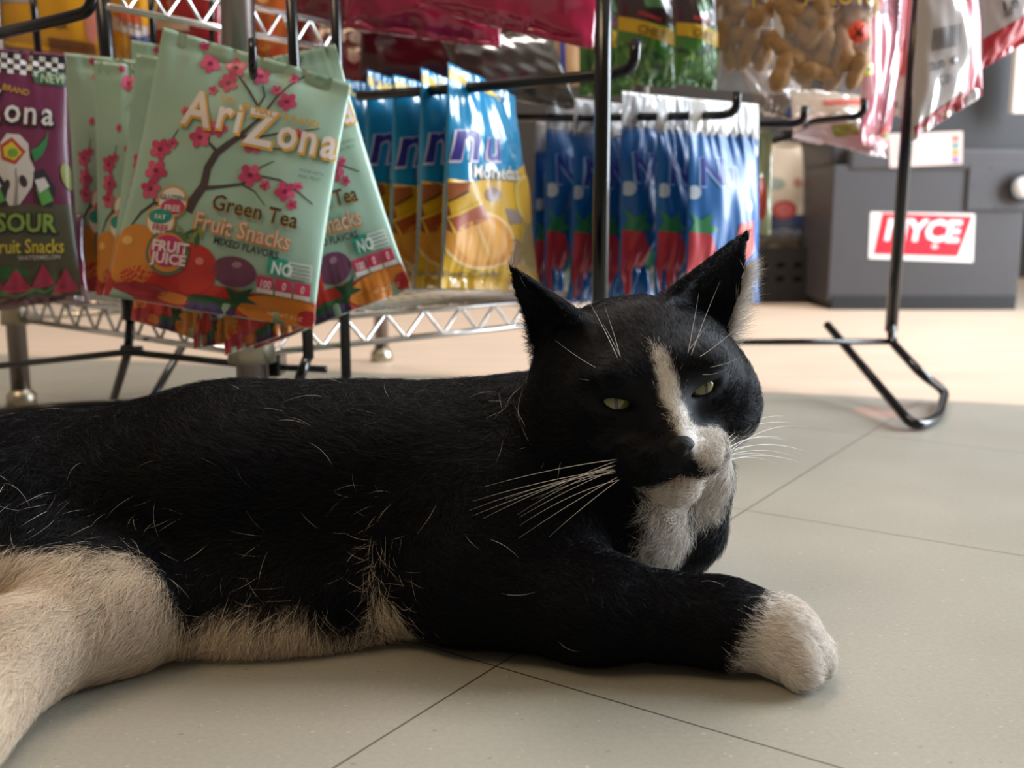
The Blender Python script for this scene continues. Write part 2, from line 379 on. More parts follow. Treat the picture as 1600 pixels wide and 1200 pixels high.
class Bag:
    """a hanging pillow bag given by the four corners of its front panel"""
    def __init__(s, corners, thick=.028, seal=.055, crease=.0012, seed=0, twist=0, curl=0.0):
        s.c = [np.array(c, float) for c in corners]; s.T = thick; s.seal = seal; s.cr = crease; s.seed = seed; s.curl = curl
        n = np.cross(s.c[1]-s.c[0], s.c[3]-s.c[0]); n /= np.linalg.norm(n); mid = sum(s.c)/4
        if n@(np.array((0, 0, CAMH))-mid) < 0: n = -n
        s.n = n; s.w = (np.linalg.norm(s.c[1]-s.c[0])+np.linalg.norm(s.c[2]-s.c[3]))/2; s.h = (np.linalg.norm(s.c[3]-s.c[0])+np.linalg.norm(s.c[2]-s.c[1]))/2
    def px_uv(s, pts):
        e1 = s.c[1]-s.c[0]; e1 = e1/np.linalg.norm(e1); e2 = np.cross(s.n, e1); mid = sum(s.c)/4 + s.n*s.T*.35; o = np.array((0, 0, CAMH)); out = []
        for x, y in pts:
            r = np.array(ray(x, y)); t = ((mid-o)@s.n)/(r@s.n); p = o+r*t-s.c[0]; out.append((p@e1, p@e2))
        return inv_bilin(np.array(out), [((c-s.c[0])@e1, (c-s.c[0])@e2) for c in s.c])
    def surf(s, u, v, side, off=0):
        u = np.asarray(u, float); v = np.asarray(v, float)
        f = np.clip(1-np.abs(2*u-1)**2.3, 0, 1)**.62
        vv = np.clip((v-s.seal)/(1-2*s.seal), 0, 1); g = np.clip(np.sin(math.pi*vv), 0, 1)**.6*(.72+.28*vv)
        b = f*g*s.T/2
        endd = np.exp(-np.minimum(np.maximum(v-s.seal, 0), np.maximum(1-s.seal-v, 0))/.10)*(np.where(v < s.seal, np.clip(v/s.seal, 0, 1)**4, 1) if s.seal > .1 else 1)
        wr = s.cr*(endd*(fn2(u*38, v*4, 1.0, s.seed+1)*1.1+fn2(u*70, v*9, 1.0, s.seed+6)*.5) + .9*fn2(u*9, v*11, 1.0, s.seed+2)+.35*fn2(u*26, v*22, 1.0, s.seed+3))*np.clip(f*1.6, 0, 1)
        bend = s.curl*(fn2(u*3.2, v*1.6, 1.0, s.seed+4) + 1.2*np.clip((v-.88)/.12, 0, 1)*1.6*fn2(u*9, v*0, 1.0, s.seed+5) + .7*np.clip((.06-v)/.06, 0, 1)*fn2(u*6, v*0, 1.0, s.seed+9))
        pin = (.5-u)*.05*g*(1 if s.T > .012 else 0)*0.6
        uu = (u+pin)[:, None]; v_ = v[:, None]
        p = s.c[0]*(1-uu)*(1-v_)+s.c[1]*uu*(1-v_)+s.c[2]*uu*v_+s.c[3]*(1-uu)*v_
        return p + s.n*(side*(b+.0004) + wr*side + bend + side*np.asarray(off, float)*np.ones(len(u)))[:, None]
    def build(s, name, zone, mat_, label, cat_='snack bag', group=None, art=None, canon=None, nu=44, nv=60, back=None, edge=None, artname='printing', clear=None, lettering=None):
        us = (1-np.cos(np.linspace(0, math.pi, nu+1)))/2*.5+np.linspace(0, 1, nu+1)*.5; vs = np.linspace(0, 1, nv+1); U, V_ = np.meshgrid(us, vs, indexing='ij')
        u, v = U.ravel(), V_.ravel(); Fp = s.surf(u, v, 1); Bp = s.surf(u, v, -1); n = len(u); idx = np.arange(n).reshape(nu+1, nv+1)
        q = np.stack([idx[:-1, :-1], idx[1:, :-1], idx[1:, 1:], idx[:-1, 1:]], -1).reshape(-1, 4)
        rim = [idx[:, 0], idx[-1, :], idx[::-1, -1], idx[0, ::-1]]; rq = []
        for r in rim:
            for a, b in zip(r[:-1], r[1:]): rq.append((b, a, a+n, b+n))
        Q_ = np.concatenate([q, q[:, ::-1]+n, np.array(rq)])
        me = bpy.data.meshes.new(name); me.from_pydata(np.concatenate([Fp, Bp]).tolist(), [], Q_.tolist()); me.update()
        cf = zone(u, v); cb = (back or zone)(u, v)
        c = np.concatenate([cf, cb]); a = me.attributes.new('Col', 'FLOAT_COLOR', 'POINT')
        if c.shape[1] == 3: c = np.concatenate([c, np.ones((len(c), 1))], 1)
        a.data.foreach_set('color', c.astype(np.float32).ravel())
        top = Vector((s.c[0]+s.c[1])/2)
        root = empty(name, top); tag(root, label, cat_, group)
        bm = bmesh.new(); bm.from_mesh(me); bmesh.ops.recalc_face_normals(bm, faces=bm.faces); bm.to_mesh(me); bm.free()
        link('film', me, mat_, root); s.root = root
        for nm, A_ in (('printed_picture', art), ('lettering', lettering)):
            if A_ is None: continue
            m2 = art_mesh(A_, canon, lambda a_, b_, l_: s.surf(a_, b_, 1, .0004+.00022*l_), .026)
            if m2: link(nm, m2, M['ink'], root)
        return root
def zones(*z, soft=.004):
    """horizontal colour bands: (v_end, hex)"""
    def f(u, v):
        o = np.tile(srgb(z[-1][1]), (len(u), 1)).astype(float)
        for e, c in reversed(z[:-1]): o[v < e] = srgb(c)
        return o
    return f
def quad(pts): return [P(*p) for p in pts]

# grey machine housing on the right
def yk(Yd): return Yd
cb = empty('floor_cabinet', G(1440, 484)); tag(cb, 'grey metal cabinet with a red and white sticker standing at the back right', 'cabinet')
Yc = G(1440, 484).y
xa, xb = P(1292, 484, Yc).x, P(1588, 484, Yc).x; zt = P(1400, 262, Yc).z
box_obj('body', ((xa+xb)/2, Yc+.20, (zt+.012)/2+.006), (xb-xa, .40, zt-.012), M['grey'], cb, bev=.004)
box_obj('plinth', ((xa+xb)/2+.003, Yc+.19, .016), (xb-xa-.012, .385, .032), M['blackpl'], cb, bev=.002)
zu = P(1400, -140, Yc).z
xr = P(1700, 484, Yc).x
box_obj('upper_housing', ((xa+xr)/2-.0, Yc+.235, (zt+.006+zu)/2), (xr-xa, .43, zu-zt-.006), M['grey2'], cb, bev=.006)
zl = P(1400, 250, Yc).z
box_obj('ledge', ((xa+xr)/2+.02, Yc+.03, zt+.018), (xr-xa-.02, .07, .05), M['grey'], cb, bev=.012)
for px, py in ((1520, 291), (1547, 262), (1555, 325)):
    bm = bmesh.new(); add_tube(bm, [P(px, py, Yc-.006), P(px, py, Yc+.01)], .004, 12); link('screw', bm_mesh(bm), M['blackpl'], cb)
hx = P(1535, 292, Yc-.002); box_obj('hasp_plate', (hx.x+.04, Yc-.003, hx.z), (.145, .006, .10), M['grey'], cb, bev=.002)
def ring(name, c, R, r, mt, par):
    pts = [Vector(c)+Vector((math.cos(a)*R, 0, math.sin(a)*R)) for a in np.linspace(0, 2*math.pi, 30)]
    return tube_obj(name, pts, r, mt, par, 8)
lk = P(1600, 292, Yc-.02)
bm = bmesh.new(); add_tube(bm, [lk, lk+Vector((0, .022, 0))], .026, 30); lo_ = link('lock', bm_mesh(bm), M['white'], cb); ring('lock_rim', lk, .028, .005, M['blackpl'], lo_)
def flat_sign(name, corners, base, art, label=None, par=None, cat_=None, thick=.0012, mt=None):
    """a thin card/sticker with its printing"""
    c = [np.array(x, float) for x in corners]; n = np.cross(c[1]-c[0], c[3]-c[0]); n /= np.linalg.norm(n)
    if n@(np.array((0, 0, CAMH))-c[0]) < 0: n = -n
    def S(u, v, l):
        u = np.asarray(u)[:, None]; v = np.asarray(v)[:, None]; return c[0]*(1-u)*(1-v)+c[1]*u*(1-v)+c[2]*u*v+c[3]*(1-u)*v + n*(thick+.0003+.0003*np.asarray(l)[:, None])
    me = bpy.data.meshes.new(name); v = [x+n*thick for x in c]+[x+n*.0002 for x in c]
    me.from_pydata([tuple(x) for x in v], [], [(0, 1, 2, 3), (7, 6, 5, 4), (0, 4, 5, 1), (1, 5, 6, 2), (2, 6, 7, 3), (3, 7, 4, 0)])
    o = link(name, me, mt or mat(name, C4(base), .5), par, loc=None if par else Vector(c[0]), smooth=False)
    if label and not par: tag(o, label, cat_)
    m2 = art_mesh(art, None, S, .2); link('lettering', m2, M['ink'], o, smooth=False); return o
def px2uv(a, quadpx):
    for i, (pts, f, c, l) in enumerate(a.e): a.e[i] = (inv_bilin(pts, quadpx), f, c, l)
    return a
qp = [(1360, 331), (1523, 334), (1520, 410), (1357, 404)]
ar = Art().poly([(1378, 333), (1519, 338), (1496, 401), (1364, 397)], '#e01a30', 0)
ar.text('NYCE', 1380, 374, 46, '#f4eeee', 1, 1.5, .035, sx=.98, shear=.18)
ar.ell(1460, 385, 5, 3.5, '#f4c9c9', 1)
flat_sign('sticker', [P(x, y, Yc) for x, y in qp], '#e4ddd8', px2uv(ar, qp), par=cb)
qp = [(1388, 209), (1504, 205), (1503, 256), (1390, 262)]
ar = Art()
for i, c in enumerate(('#c96a5a', '#5f8f8a', '#c98a4a', '#8a6a9a')): ar.poly([(1487, 212+i*11), (1498, 212+i*11), (1498, 221+i*11), (1487, 221+i*11)], c, 0)
for i in range(4): ar.line([(1396, 220+i*9), (1404, 220+i*9)], 2, '#8f8a88', 0)
flat_sign('paper_notice', [P(x, y, Yc-.0055) for x, y in qp], '#cbb8b0', px2uv(ar, qp), par=cb)
# pale cardboard sheet leaning in the far right corner
box_obj('post', (P(1592, 118, Yc-.05).x+.02, Yc-.03, P(1592, 118, Yc-.05).z), (.045, .02, .15), M['white'], cb, bev=.002)

# black crate and the paper sack standing on it
cr = empty('plastic_crate', G(1237, 474)); Yr = G(1237, 474).y; tag(cr, 'black plastic crate on the floor under the paper sack', 'crate')
xa, xb = P(1120, 470, Yr).x, P(1287, 470, Yr).x; zt = P(1237, 388, Yr).z
def crate():
    bm = bmesh.new(); w = xb-xa; cx = (xa+xb)/2
    add_box(bm, (cx, Yr+.13, .008), (w, .26, .016)); add_box(bm, (cx, Yr+.255, zt/2), (w, .012, zt))
    for x in (xa+.006, xb-.006): add_box(bm, (x, Yr+.13, zt/2), (.012, .26, zt))
    add_box(bm, (cx, Yr+.006, .03), (w, .012, .044)); add_box(bm, (cx, Yr+.006, zt-.016), (w, .012, .032)); add_box(bm, (cx, Yr+.006, zt/2+.01), (w, .012, .02))
    k = 6
    for i in range(k+1): add_box(bm, (xa+w*i/k*(1-.02)+.002, Yr+.005, zt/2), (.022, .013, zt-.01))
    add_box(bm, (cx, Yr+.03, zt*.5), (w-.02, .01, zt-.02))
    return bm_mesh(bm)
link('body', crate(), M['blackpl'], cr, smooth=False)
# ================================================================ the bags
# pale green fruit snack bag: canonical print in the frame of the front bag
CAN = [(255, 42), (548, 130), (490, 515), (163, 462)]
def green_art():
    a = Art(); t = Art()
    br = '#4a3a3c'
    a.line([(292, 330), (302, 312), (318, 290), (324, 262), (338, 240), (356, 226), (376, 212), (392, 196)], [16, 15, 13, 12, 11, 10, 8, 5], br, 0)
    a.line([(392, 196), (408, 182), (402, 165), (386, 138), (362, 104), (334, 72)], [5, 4, 4, 4, 3, 2.5], br, 0)
    a.line([(402, 165), (412, 148), (408, 130)], [3, 3, 2], br, 0); a.line([(408, 182), (430, 150), (448, 132), (476, 112)], [4, 3, 2.5, 2], br, 0)
    a.line([(340, 238), (325, 222), (326, 196)], [6, 4, 2], br, 0)
    a.line([(372, 214), (405, 214), (436, 208), (470, 205), (500, 200)], [5, 3, 3, 2, 1.5], br, 0); a.line([(396, 220), (425, 232), (455, 234)], [3, 2, 1.5], br, 0)
    a.line([(316, 294), (345, 292), (378, 288), (410, 276), (440, 282), (468, 300), (492, 320)], [7, 5, 4, 3, 3, 2.5, 1.5], br, 0)
    a.line([(378, 288), (400, 300), (416, 322)], [3, 2, 1.5], br, 0); a.line([(384, 286), (408, 262), (430, 252)], [3, 2, 1.5], br, 0)
    a.line([(300, 318), (270, 322), (236, 316), (214, 330), (196, 352)], [10, 8, 5, 4, 2], br, 0); a.line([(236, 316), (236, 290), (248, 240), (275, 200)], [3, 3, 2, 1.5], br, 0)
    for x, y, r in ((324, 94, 17), (365, 101, 17), (353, 126, 16), (405, 115, 15), (457, 119, 8), (430, 138, 9), (448, 157, 16), (329, 138, 8), (286, 171, 8), (311, 214, 18), (340, 200, 15), (396, 225, 17), (466, 209, 9),
                    (245, 231, 18), (266, 222, 9), (239, 265, 19), (230, 294, 17), (392, 274, 19), (416, 290, 9), (448, 300, 17), (468, 292, 8), (459, 321, 9), (314, 66, 8)): a.flower(x, y, r)
    # fruit
    a.poly([(150, 445), (165, 425), (330, 455), (420, 465), (505, 480), (505, 530), (150, 480)], '#b03a34', 0)
    a.ell(202, 400, 40, 52, '#d0842e', 1, 12); a.ell(300, 420, 40, 40, '#c23228', 2); a.ell(250, 438, 70, 22, '#c23228', 1, 8); a.ell(367, 425, 36, 24, '#6d3a56', 2, 10); a.ell(330, 455, 40, 10, '#c23228', 1, 8)
    a.ell(192, 374, 9, 7, '#e3b26a', 2); a.ell(312, 408, 7, 6, '#e08070', 3); a.ell(372, 414, 8, 5, '#a3728c', 3)
    for i in range(7): a.ell(283+i*5, 362+(i % 3)*7, 12, 3, '#3f5a34' if i % 2 else '#7f8f4a', 3, 60-i*28, 10)
    a.ell(330, 472, 40, 9, '#2f5a34', 3, 8); a.poly([(352, 448), (372, 458), (398, 450), (386, 466), (402, 476), (376, 474), (362, 484), (360, 468)], '#25482a', 4)
    a.ell(440, 488, 72, 24, '#cf7a2a', 3, 9); a.ell(325, 478, 42, 16, '#4a2f58', 2, 10)
    for i in range(8): a.ell(296+i*9, 474+(i % 2)*8+i, 8, 7, '#3d2550' if i % 2 else '#54386a', 3, 0, 10)
    a.ell(215, 452, 45, 10, '#a82f38', 3, 8); a.ell(268, 466, 28, 9, '#c8722c', 3, 10); a.ell(480, 498, 18, 12, '#b52e34', 4)
    a.line([(150, 470), (230, 482), (330, 496), (420, 508), (500, 520)], 6, '#b9b1a8', 4)
    # badges
    a.ell(268, 315, 25, 25, '#d9963a', 3); a.ell(268, 315, 22, 22, '#e6ded6', 4); a.ell(268, 323, 20, 12, '#c43a64', 5)
    a.ell(248, 345, 25, 25, '#d9963a', 4); a.ell(248, 345, 22, 22, '#e6ded6', 5); a.ell(248, 337, 20, 12, '#2f8f80', 6)
    a.ell(260, 394, 36, 36, '#5d7060', 5); a.ell(260, 394, 31, 31, '#d98a3a', 6); a.ell(260, 392, 28, 25, '#c2306f', 7)
    t.text('GLUTEN', 247, 310, 11, '#3a5a58', 7, 6, .02); t.text('FREE', 254, 328, 13, '#e8d8d8', 7, 6, .02)
    t.text('FAT', 238, 341, 11, '#cfe6da', 8, 6, .02); t.text('FREE', 234, 358, 13, '#c0405a', 8, 6, .02)
    t.text('FRUIT', 234, 389, 23, '#ead3d6', 9, 8, .04); t.text('JUICE', 234, 408, 23, '#ead3d6', 9, 8, .04)
    L = [('A', 280, 190, 78), ('r', 333, 198, 72), ('i', 362, 206, 70), ('Z', 380, 222, 80), ('o', 430, 228, 70), ('n', 465, 236, 70), ('a', 500, 243, 70)]
    for ch, x, y, s in L:
        t.text(ch, x+1.5, y+2, s, '#d9a032', 6, 11, .05, .86); t.text(ch, x, y, s, '#d9cdc6', 7, 11, .02, .86)
    for i, ch in enumerate('ORIGINAL BRAND'): t.text(ch, 342+i*11.2, 156+i*3.15+3*math.sin(i*.24), 15, '#c9952f', 8, 15, .02)
    t.text('Green Tea', 329, 327, 35, '#b98a34', 6, 13, .03, .92); t.text('Green Tea', 330, 326, 35, '#33261c', 7, 13, .004, .92)
    t.text('Fruit Snacks', 300, 356, 38, '#cf8a3a', 6, 13.5, .045, .86); t.text('Fruit Snacks', 301, 355, 38, '#dcb8a6', 7, 13.5, .006, .86)
    t.text('MIXED FLAVORS', 334, 380, 15.5, '#22282a', 6, 14, .02, .93)
    a.poly([(423, 400), (453, 407), (449, 433), (419, 427)], '#2f9d86', 5); t.text('NO', 425, 426, 26, '#dcebe4', 8, 13, .03, .82)
    a.poly([(455, 409), (492, 416), (490, 442), (451, 434)], '#c6d3c8', 5)
    for i in range(4): t.line([(457, 414+i*6), (488, 420+i*6)], 2, '#7d9088', 7)
    for i in range(3):
        x = 404+i*29; y = 430+i*5.5; a.poly([(x, y), (x+26, y+5), (x+24, y+30), (x-2, y+25)], '#c43a5c', 5); a.poly([(x-1.5, y+19), (x+24.5, y+24), (x+24, y+31), (x-2, y+26)], '#d8cfc8', 6)
        t.text(('100', '0', '0')[i], x+(2 if i == 0 else 9), y+18, 17, '#e8cdd0', 8, 12, .02, .75)
    t.text('NET WT 5 OZ', 416, 492, 9, '#e9c79a', 8, 11); t.text('MADE WITH', 470, 268, 7, '#5c6a60', 6, 12); t.text('REAL FRUIT', 468, 277, 7, '#5c6a60', 6, 12)
    return a, t
GA, GT = green_art()
GCAN = Bag(quad([(255, 42, .735), (548, 130, .745), (490, 515, .725), (163, 462, .72)]), .026)
gz = zones((.90, '#9cb9a6'), (.982, '#a8483a'), (1, '#c4bdb6'))
gback = lambda u, v: np.where((fn2(u*20, v*30, 1.0, 4) > .35)[:, None], srgb('#6d8a74'), srgb('#97ae97'))
def green(cs, label, seed, T=.026, curl=.0025, lett=True):
    b = Bag(quad(cs), T, .05, .0016, seed, curl=curl)
    b.build('fruit_snack_bag', gz, M['film'], label, group='pale green fruit snack bags', art=GA, lettering=GT if lett else None, canon=GCAN, back=gback); return b
green([(255, 42, .735), (548, 130, .745), (490, 515, .725), (163, 462, .72)], 'front pale green bag with pink blossom and fruit, nearest the camera and tilted left', 3, curl=.0042)
green([(300, 118, .78), (523, 68, .79), (642, 450, .775), (398, 548, .755)], 'pale green blossom bag tilted right, just behind the front one', 9, curl=.004)
green([(213, 84, .80), (430, 112, .81), (432, 505, .80), (165, 462, .79)], 'pale green blossom bag whose edge shows directly left of the front one', 14, lett=False)
green([(148, 95, .84), (352, 120, .845), (352, 480, .84), (152, 462, .83)], 'pale green blossom bag, second from the left of the stack', 21, lett=False)
green([(100, 82, .875), (300, 104, .88), (334, 472, .875), (124, 455, .87)], 'pale green blossom bag, leftmost of the stack beside the purple bag', 27, lett=False)
green([(205, 62, .905), (380, 92, .91), (380, 470, .905), (205, 440, .90)], 'pale green bag at the back of the stack with only its folded top corner showing', 33, lett=False)
green([(240, 150, .765), (385, 165, .765), (312, 532, .755), (204, 500, .76)], 'pale green bag whose orange printed bottom hangs lower left under the front one', 41, .018)
green([(290, 160, .760), (400, 165, .760), (354, 536, .748), (303, 546, .745)], 'pale green bag with crumpled red and silver bottom end under the front one', 47, .014)
green([(330, 160, .757), (460, 165, .760), (474, 512, .750), (352, 556, .744)], 'pale green bag whose red bottom corner hangs lowest under the middle', 52, .014)

# purple sour bag
CP = [(-70, 72), (102, 84), (128, 462), (-80, 470)]
a, t = Art(), Art()
a.poly([(-80, 318), (130, 318), (130, 480), (-80, 480)], '#4f4a36', 0)
for i in range(17):
    for j in range(4):
        if (i+j) % 2: x = -70+i*10; a.poly([(x, 76+j*8+i*.9), (x+10, 77+j*8+i*.9), (x+10, 85+j*8+i*.9), (x, 84+j*8+i*.9)], '#cfc8c2', 1)
a.poly([(-80, 74), (104, 88), (104, 118), (-80, 104)], '#1c1a1e', 0)
a.poly([(46, 108), (104, 112), (104, 136), (54, 130)], '#2f5238', 1); t.text('NEW', 62, 128, 18, '#a8b890', 3, 4, .02)
t.text('ORIGINAL BRAND', -60, 126, 13, '#b98c34', 3, 13, .02)
for ch, x, y, s in (('A', -70, 185, 70), ('r', -40, 185, 60), ('i', -20, 185, 60), ('Z', -42, 188, 70), ('o', 4, 190, 56), ('n', 34, 193, 54), ('a', 64, 194, 52)):
    t.text(ch, x+1.5, y+3, s, '#2a1420', 4, 3, .045, .9); t.text(ch, x, y, s, '#d2c8c0', 5, 3, .012, .9)
a.poly([(0, 222), (10, 208), (30, 210), (44, 224), (46, 246), (54, 262), (50, 290), (30, 318), (14, 320), (2, 300), (-6, 262)], '#c8beb4', 2)
a.poly([(0, 226), (18, 214), (40, 236), (24, 256), (2, 248)], '#b03a30', 3); a.poly([(4, 230), (18, 221), (34, 238), (22, 250), (6, 244)], '#c9b236', 4); a.ell(20, 238, 8, 7, '#6d9236', 5)
a.ell(10, 288, 5, 9, '#3a2c30', 3, 10); a.ell(36, 282, 6, 10, '#3a2c30', 3, -20); a.line([(24, 262), (26, 285), (24, 318)], [1.5, 3, 6], '#8d8078', 3)
a.poly([(48, 234), (60, 228), (72, 214), (76, 202), (74, 224), (66, 242), (54, 252)], '#2f7a44', 3)
for sx, cx in ((1, 74), (1, -2)):
    a.poly([(cx-22, 268), (cx-6, 262), (cx+14, 292), (cx+8, 322), (cx-16, 316)], '#2c2a34', 3); a.poly([(cx-18, 292), (cx-2, 284), (cx+10, 312), (cx-8, 320)], '#5c9a48', 4); a.poly([(cx-20, 280), (cx-4, 276), (cx+4, 290), (cx-12, 300)], '#d0c8c4', 5)
a.ell(108, 275, 10, 22, '#8f8f3a', 3, -20)
t.text('SOUR', -8, 360, 40, '#1f1c20', 4, 1, .09, .92); t.text('SOUR', -8, 359, 40, '#7d9440', 5, 1, .03, .92)
for i, x in enumerate((0, 26, 52, 78)): pass
t.text('Fruit Snacks', -14, 394, 31, '#c9b03a', 5, -.5, .012, .76); t.text('WATERMELON', 27, 405, 10, '#b8aca4', 5, -2, .01, 1)
for x, y, w in ((30, 440, 34), (72, 432, 26), (108, 440, 30), (-10, 440, 30)):
    a.poly([(x-w, y+20), (x-w*.2, y-22), (x+w*.6, y+14)], '#a8324a', 3); a.line([(x-w, y+20), (x-w*.1, y+24), (x+w*.6, y+14)], 5, '#3f6a3c', 4)
a.ell(10, 425, 34, 10, '#315a30', 2)
b = Bag(quad([(-70, 72, .80), (102, 84, .83), (128, 462, .82), (-80, 470, .79)]), .03, .045, .0011, 61, curl=.003)
b.build('fruit_snack_bag', zones((1, '#6c2746')), M['film'], 'purple sour watermelon fruit snack bag at the left edge', art=a, lettering=t, canon=CP)
b = Bag(quad([(-60, 330, .84), (128, 330, .86), (140, 470, .85), (-60, 482, .80)]), .02, .05, .003, 67, curl=.006)
b.build('fruit_snack_bag', zones((.6, '#5c2740'), (.85, '#7d2838'), (1, '#8d6a68')), M['gloss'], 'crumpled foil bag lying below the purple bag on the shelf')

# blue and yellow candy bags along the middle hook
CM = [(700, 97), (803, 150), (842, 455), (688, 455)]
a, t = Art(), Art()
a.poly([(680, 268), (700, 276), (740, 284), (790, 272), (850, 262), (850, 465), (680, 465)], '#c99a16', 0)
a.poly([(694, 96), (712, 98), (806, 152), (806, 158), (694, 106)], '#d5b030', 0)
a.poly([(712, 110), (724, 112), (716, 180), (700, 182)], '#2c2a80', 1)
t.text('n', 719, 249, 96, '#cfc4d8', 3, 1, .045, .66, .15); t.text('n', 720, 248, 96, '#33267e', 4, 1, .016, .66, .15); t.text('u', 756, 251, 74, '#cfc4d8', 3, 1, .045, .62, .15); t.text('u', 757, 250, 74, '#33267e', 4, 1, .016, .62, .15)
t.text('Monedas', 740, 278, 30, '#5c5448', 3, 4, .05, .60); t.text('Monedas', 740, 277, 30, '#dcd4c8', 4, 4, .012, .60)
a.ell(752, 376, 40, 46, '#e0bc80', 2, -15); a.ell(752, 376, 36, 42, '#cf8a30', 3, -15); a.ell(752, 376, 28, 33, '#d89a44', 4, -15); a.line([(746, 350), (754, 378), (762, 402)], [1.5, 4, 1.5], '#e6b87a', 5)
a.ell(820, 382, 22, 42, '#b9a05a', 2); a.ell(820, 382, 18, 37, '#a08a4c', 3); a.ell(815, 312, 20, 38, '#dcc06a', 3); a.ell(815, 312, 17, 34, '#cfa22e', 4)
a.poly([(780, 325), (803, 330), (800, 350), (786, 350)], '#8d7a70', 2); a.ell(792, 395, 14, 22, '#8a6a50', 2)
a.poly([(695, 326), (716, 316), (724, 366), (704, 358)], '#7d3424', 4); a.poly([(716, 340), (750, 316), (758, 342), (724, 366)], '#a04a26', 4); a.line([(694, 326), (716, 340), (750, 316)], 4, '#d8b030', 5); a.line([(716, 340), (724, 366)], 3, '#d8b030', 5)
a.poly([(704, 300), (716, 284), (736, 284), (736, 296), (712, 312)], '#9a5228', 4); a.line([(704, 312), (736, 298)], 3, '#3a2a20', 5); a.ell(696, 308, 8, 12, '#7a4a30', 4); a.ell(765, 304, 9, 11, '#8d6a60', 3)
t.text('Fruit Candy', 716, 434, 14, '#8d7a48', 4, -2, .02, .9)
MCAN = Bag(quad([(700, 97, .885), (803, 150, .985), (842, 457, .985), (688, 452, .880)]), .03)
yz = zones((1, '#1f86b4')); 
def ybk(u, v): 
    o = np.tile(srgb('#176f9c'), (len(u), 1)); o[v > .53] = srgb('#b98d14'); return o
for k in range(5):
    dx = -42*k; dd = .030*k
    cs = [(700+dx, 97+([0, 8, 20, 12, 26][k]), .885+dd), (803+dx, 150-2*k, .985+dd), (842+dx, 457-k, .985+dd), (688+dx, 452-k, .880+dd)]
    b = Bag(quad(cs), .030, .05, .0030, 80+k, curl=.003)
    b.build('candy_bag', yz, M['gloss'], ['front blue and yellow coin candy bag with gold coins', 'blue and yellow candy bag, second in the row on the middle hook', 'blue and yellow candy bag, third in the row on the middle hook', 'blue and yellow candy bag, fourth in the row on the middle hook', 'blue and yellow candy bag, rearmost in the row beside the green bags'][k], group='blue and yellow candy bags', art=a, lettering=t, canon=MCAN, back=ybk)

# blue bags with clear ribbed headers
CB = [(1076, 152), (1187, 160), (1186, 470), (1070, 465)]
a, t = Art(), Art()
for i in range(12): a.line([(1076, 158+i*4.6), (1188, 162+i*4.6)], 1.9, '#77747a', 1)
a.poly([(1070, 205), (1188, 208), (1188, 475), (1070, 475)], '#0c5a9e', 0)
t.text('Nu', 1096, 290, 62, '#7fa8d8', 3, 2, .05, .7); t.text('Nu', 1097, 289, 62, '#2c2f8c', 4, 2, .014, .7)
a.ell(1092, 300, 8, 11, '#b8c4d4', 2); a.ell(1168, 322, 7, 9, '#b8c4d4', 2)
a.poly([(1080, 362), (1092, 346), (1086, 330), (1100, 344), (1112, 332), (1110, 350), (1122, 360), (1102, 366)], '#2f7a4c', 3)
a.poly([(1084, 362), (1110, 366), (1124, 400), (1112, 450), (1092, 470), (1082, 430)], '#b5323c', 4); a.poly([(1150, 350), (1176, 344), (1182, 390), (1160, 420), (1146, 380)], '#c9402e', 3)
a.ell(1142, 440, 22, 24, '#e0d8b0', 2); a.poly([(1122, 400), (1140, 380), (1150, 420), (1130, 450)], '#3f9a6a', 2)
BCAN = Bag(quad([(1078, 154, .935), (1187, 162, 1.0), (1185, 474, 1.0), (1072, 470, .93)]), .026)
bz = zones((.17, '#d0ccc8'), (1, '#0c5a9e'))
CB_L = ['front blue candy bag with a glaring clear ribbed header, right end of the row', 'blue candy bag with ribbed header, second from the right end of the row', 'blue candy bag with ribbed header, third from the right end of the row', 'blue candy bag with ribbed header, the first one right of the black upright', 'blue candy bag partly behind the black upright', 'blue candy bag with ribbed header just left of the black upright', 'blue candy bag at the left end of the row beside the yellow candy bag']
for k, (x0, y0, x1, y1) in enumerate(((1078, 154, 1187, 162), (1027, 148, 1128, 158), (972, 142, 1078, 156), (930, 158, 1030, 168), (897, 154, 990, 164), (856, 146, 940, 160), (838, 190, 905, 186))):
    d = .032*k
    cs = [(x0, y0, .935+d), (x1, y1, 1.00+d), (x1-2, 474, 1.00+d), (x0-6, 470, .93+d)]
    b = Bag(quad(cs), .028, .155, .0042, 120+k, curl=.003)
    b.build('candy_bag', bz, M['deep'], CB_L[k], group='blue candy bags with ribbed headers', art=a, lettering=t, canon=BCAN)

# green chilli bags with a yellow band
CG = [(965, -80), (1055, -60), (1056, 138), (960, 130)]
def chilli(cs, label, seed):
    a, t = Art(), Art()
    a.poly([(955, 24), (1060, 52), (1060, 76), (955, 46)], '#c9a21e', 2); t.text('CHILE', 985, 52, 18, '#7a5a20', 4, 14, .02); t.line([(988, 22), (1025, 34)], 6, '#a02c30', 3)
    rn = random.Random(seed)
    for i in range(24): a.ell(965+rn.random()*88, 72+rn.random()*60, 12+rn.random()*8, 4, rn.choice(['#3d6a30', '#5f8f3c', '#88a85a', '#274a26']), 1, rn.random()*180, 10)
    for i in range(5): a.poly([(1000+i*6, -8), (1006+i*6, 16), (998+i*4, 10)], '#4f7a48', 1)
    b = Bag(quad(cs), .03, .05, .0022, seed, curl=.002)
    b.build('dried_herb_bag', zones((.53, '#3a2a2c'), (1, '#3f7a30')), M['gloss'], label, art=a, lettering=t, canon=CG)
chilli([(965, -80, 1.10), (1055, -60, 1.12), (1054, 138, 1.12), (962, 130, 1.10)], 'dark green bag with a yellow band right of the tall upright', 141)
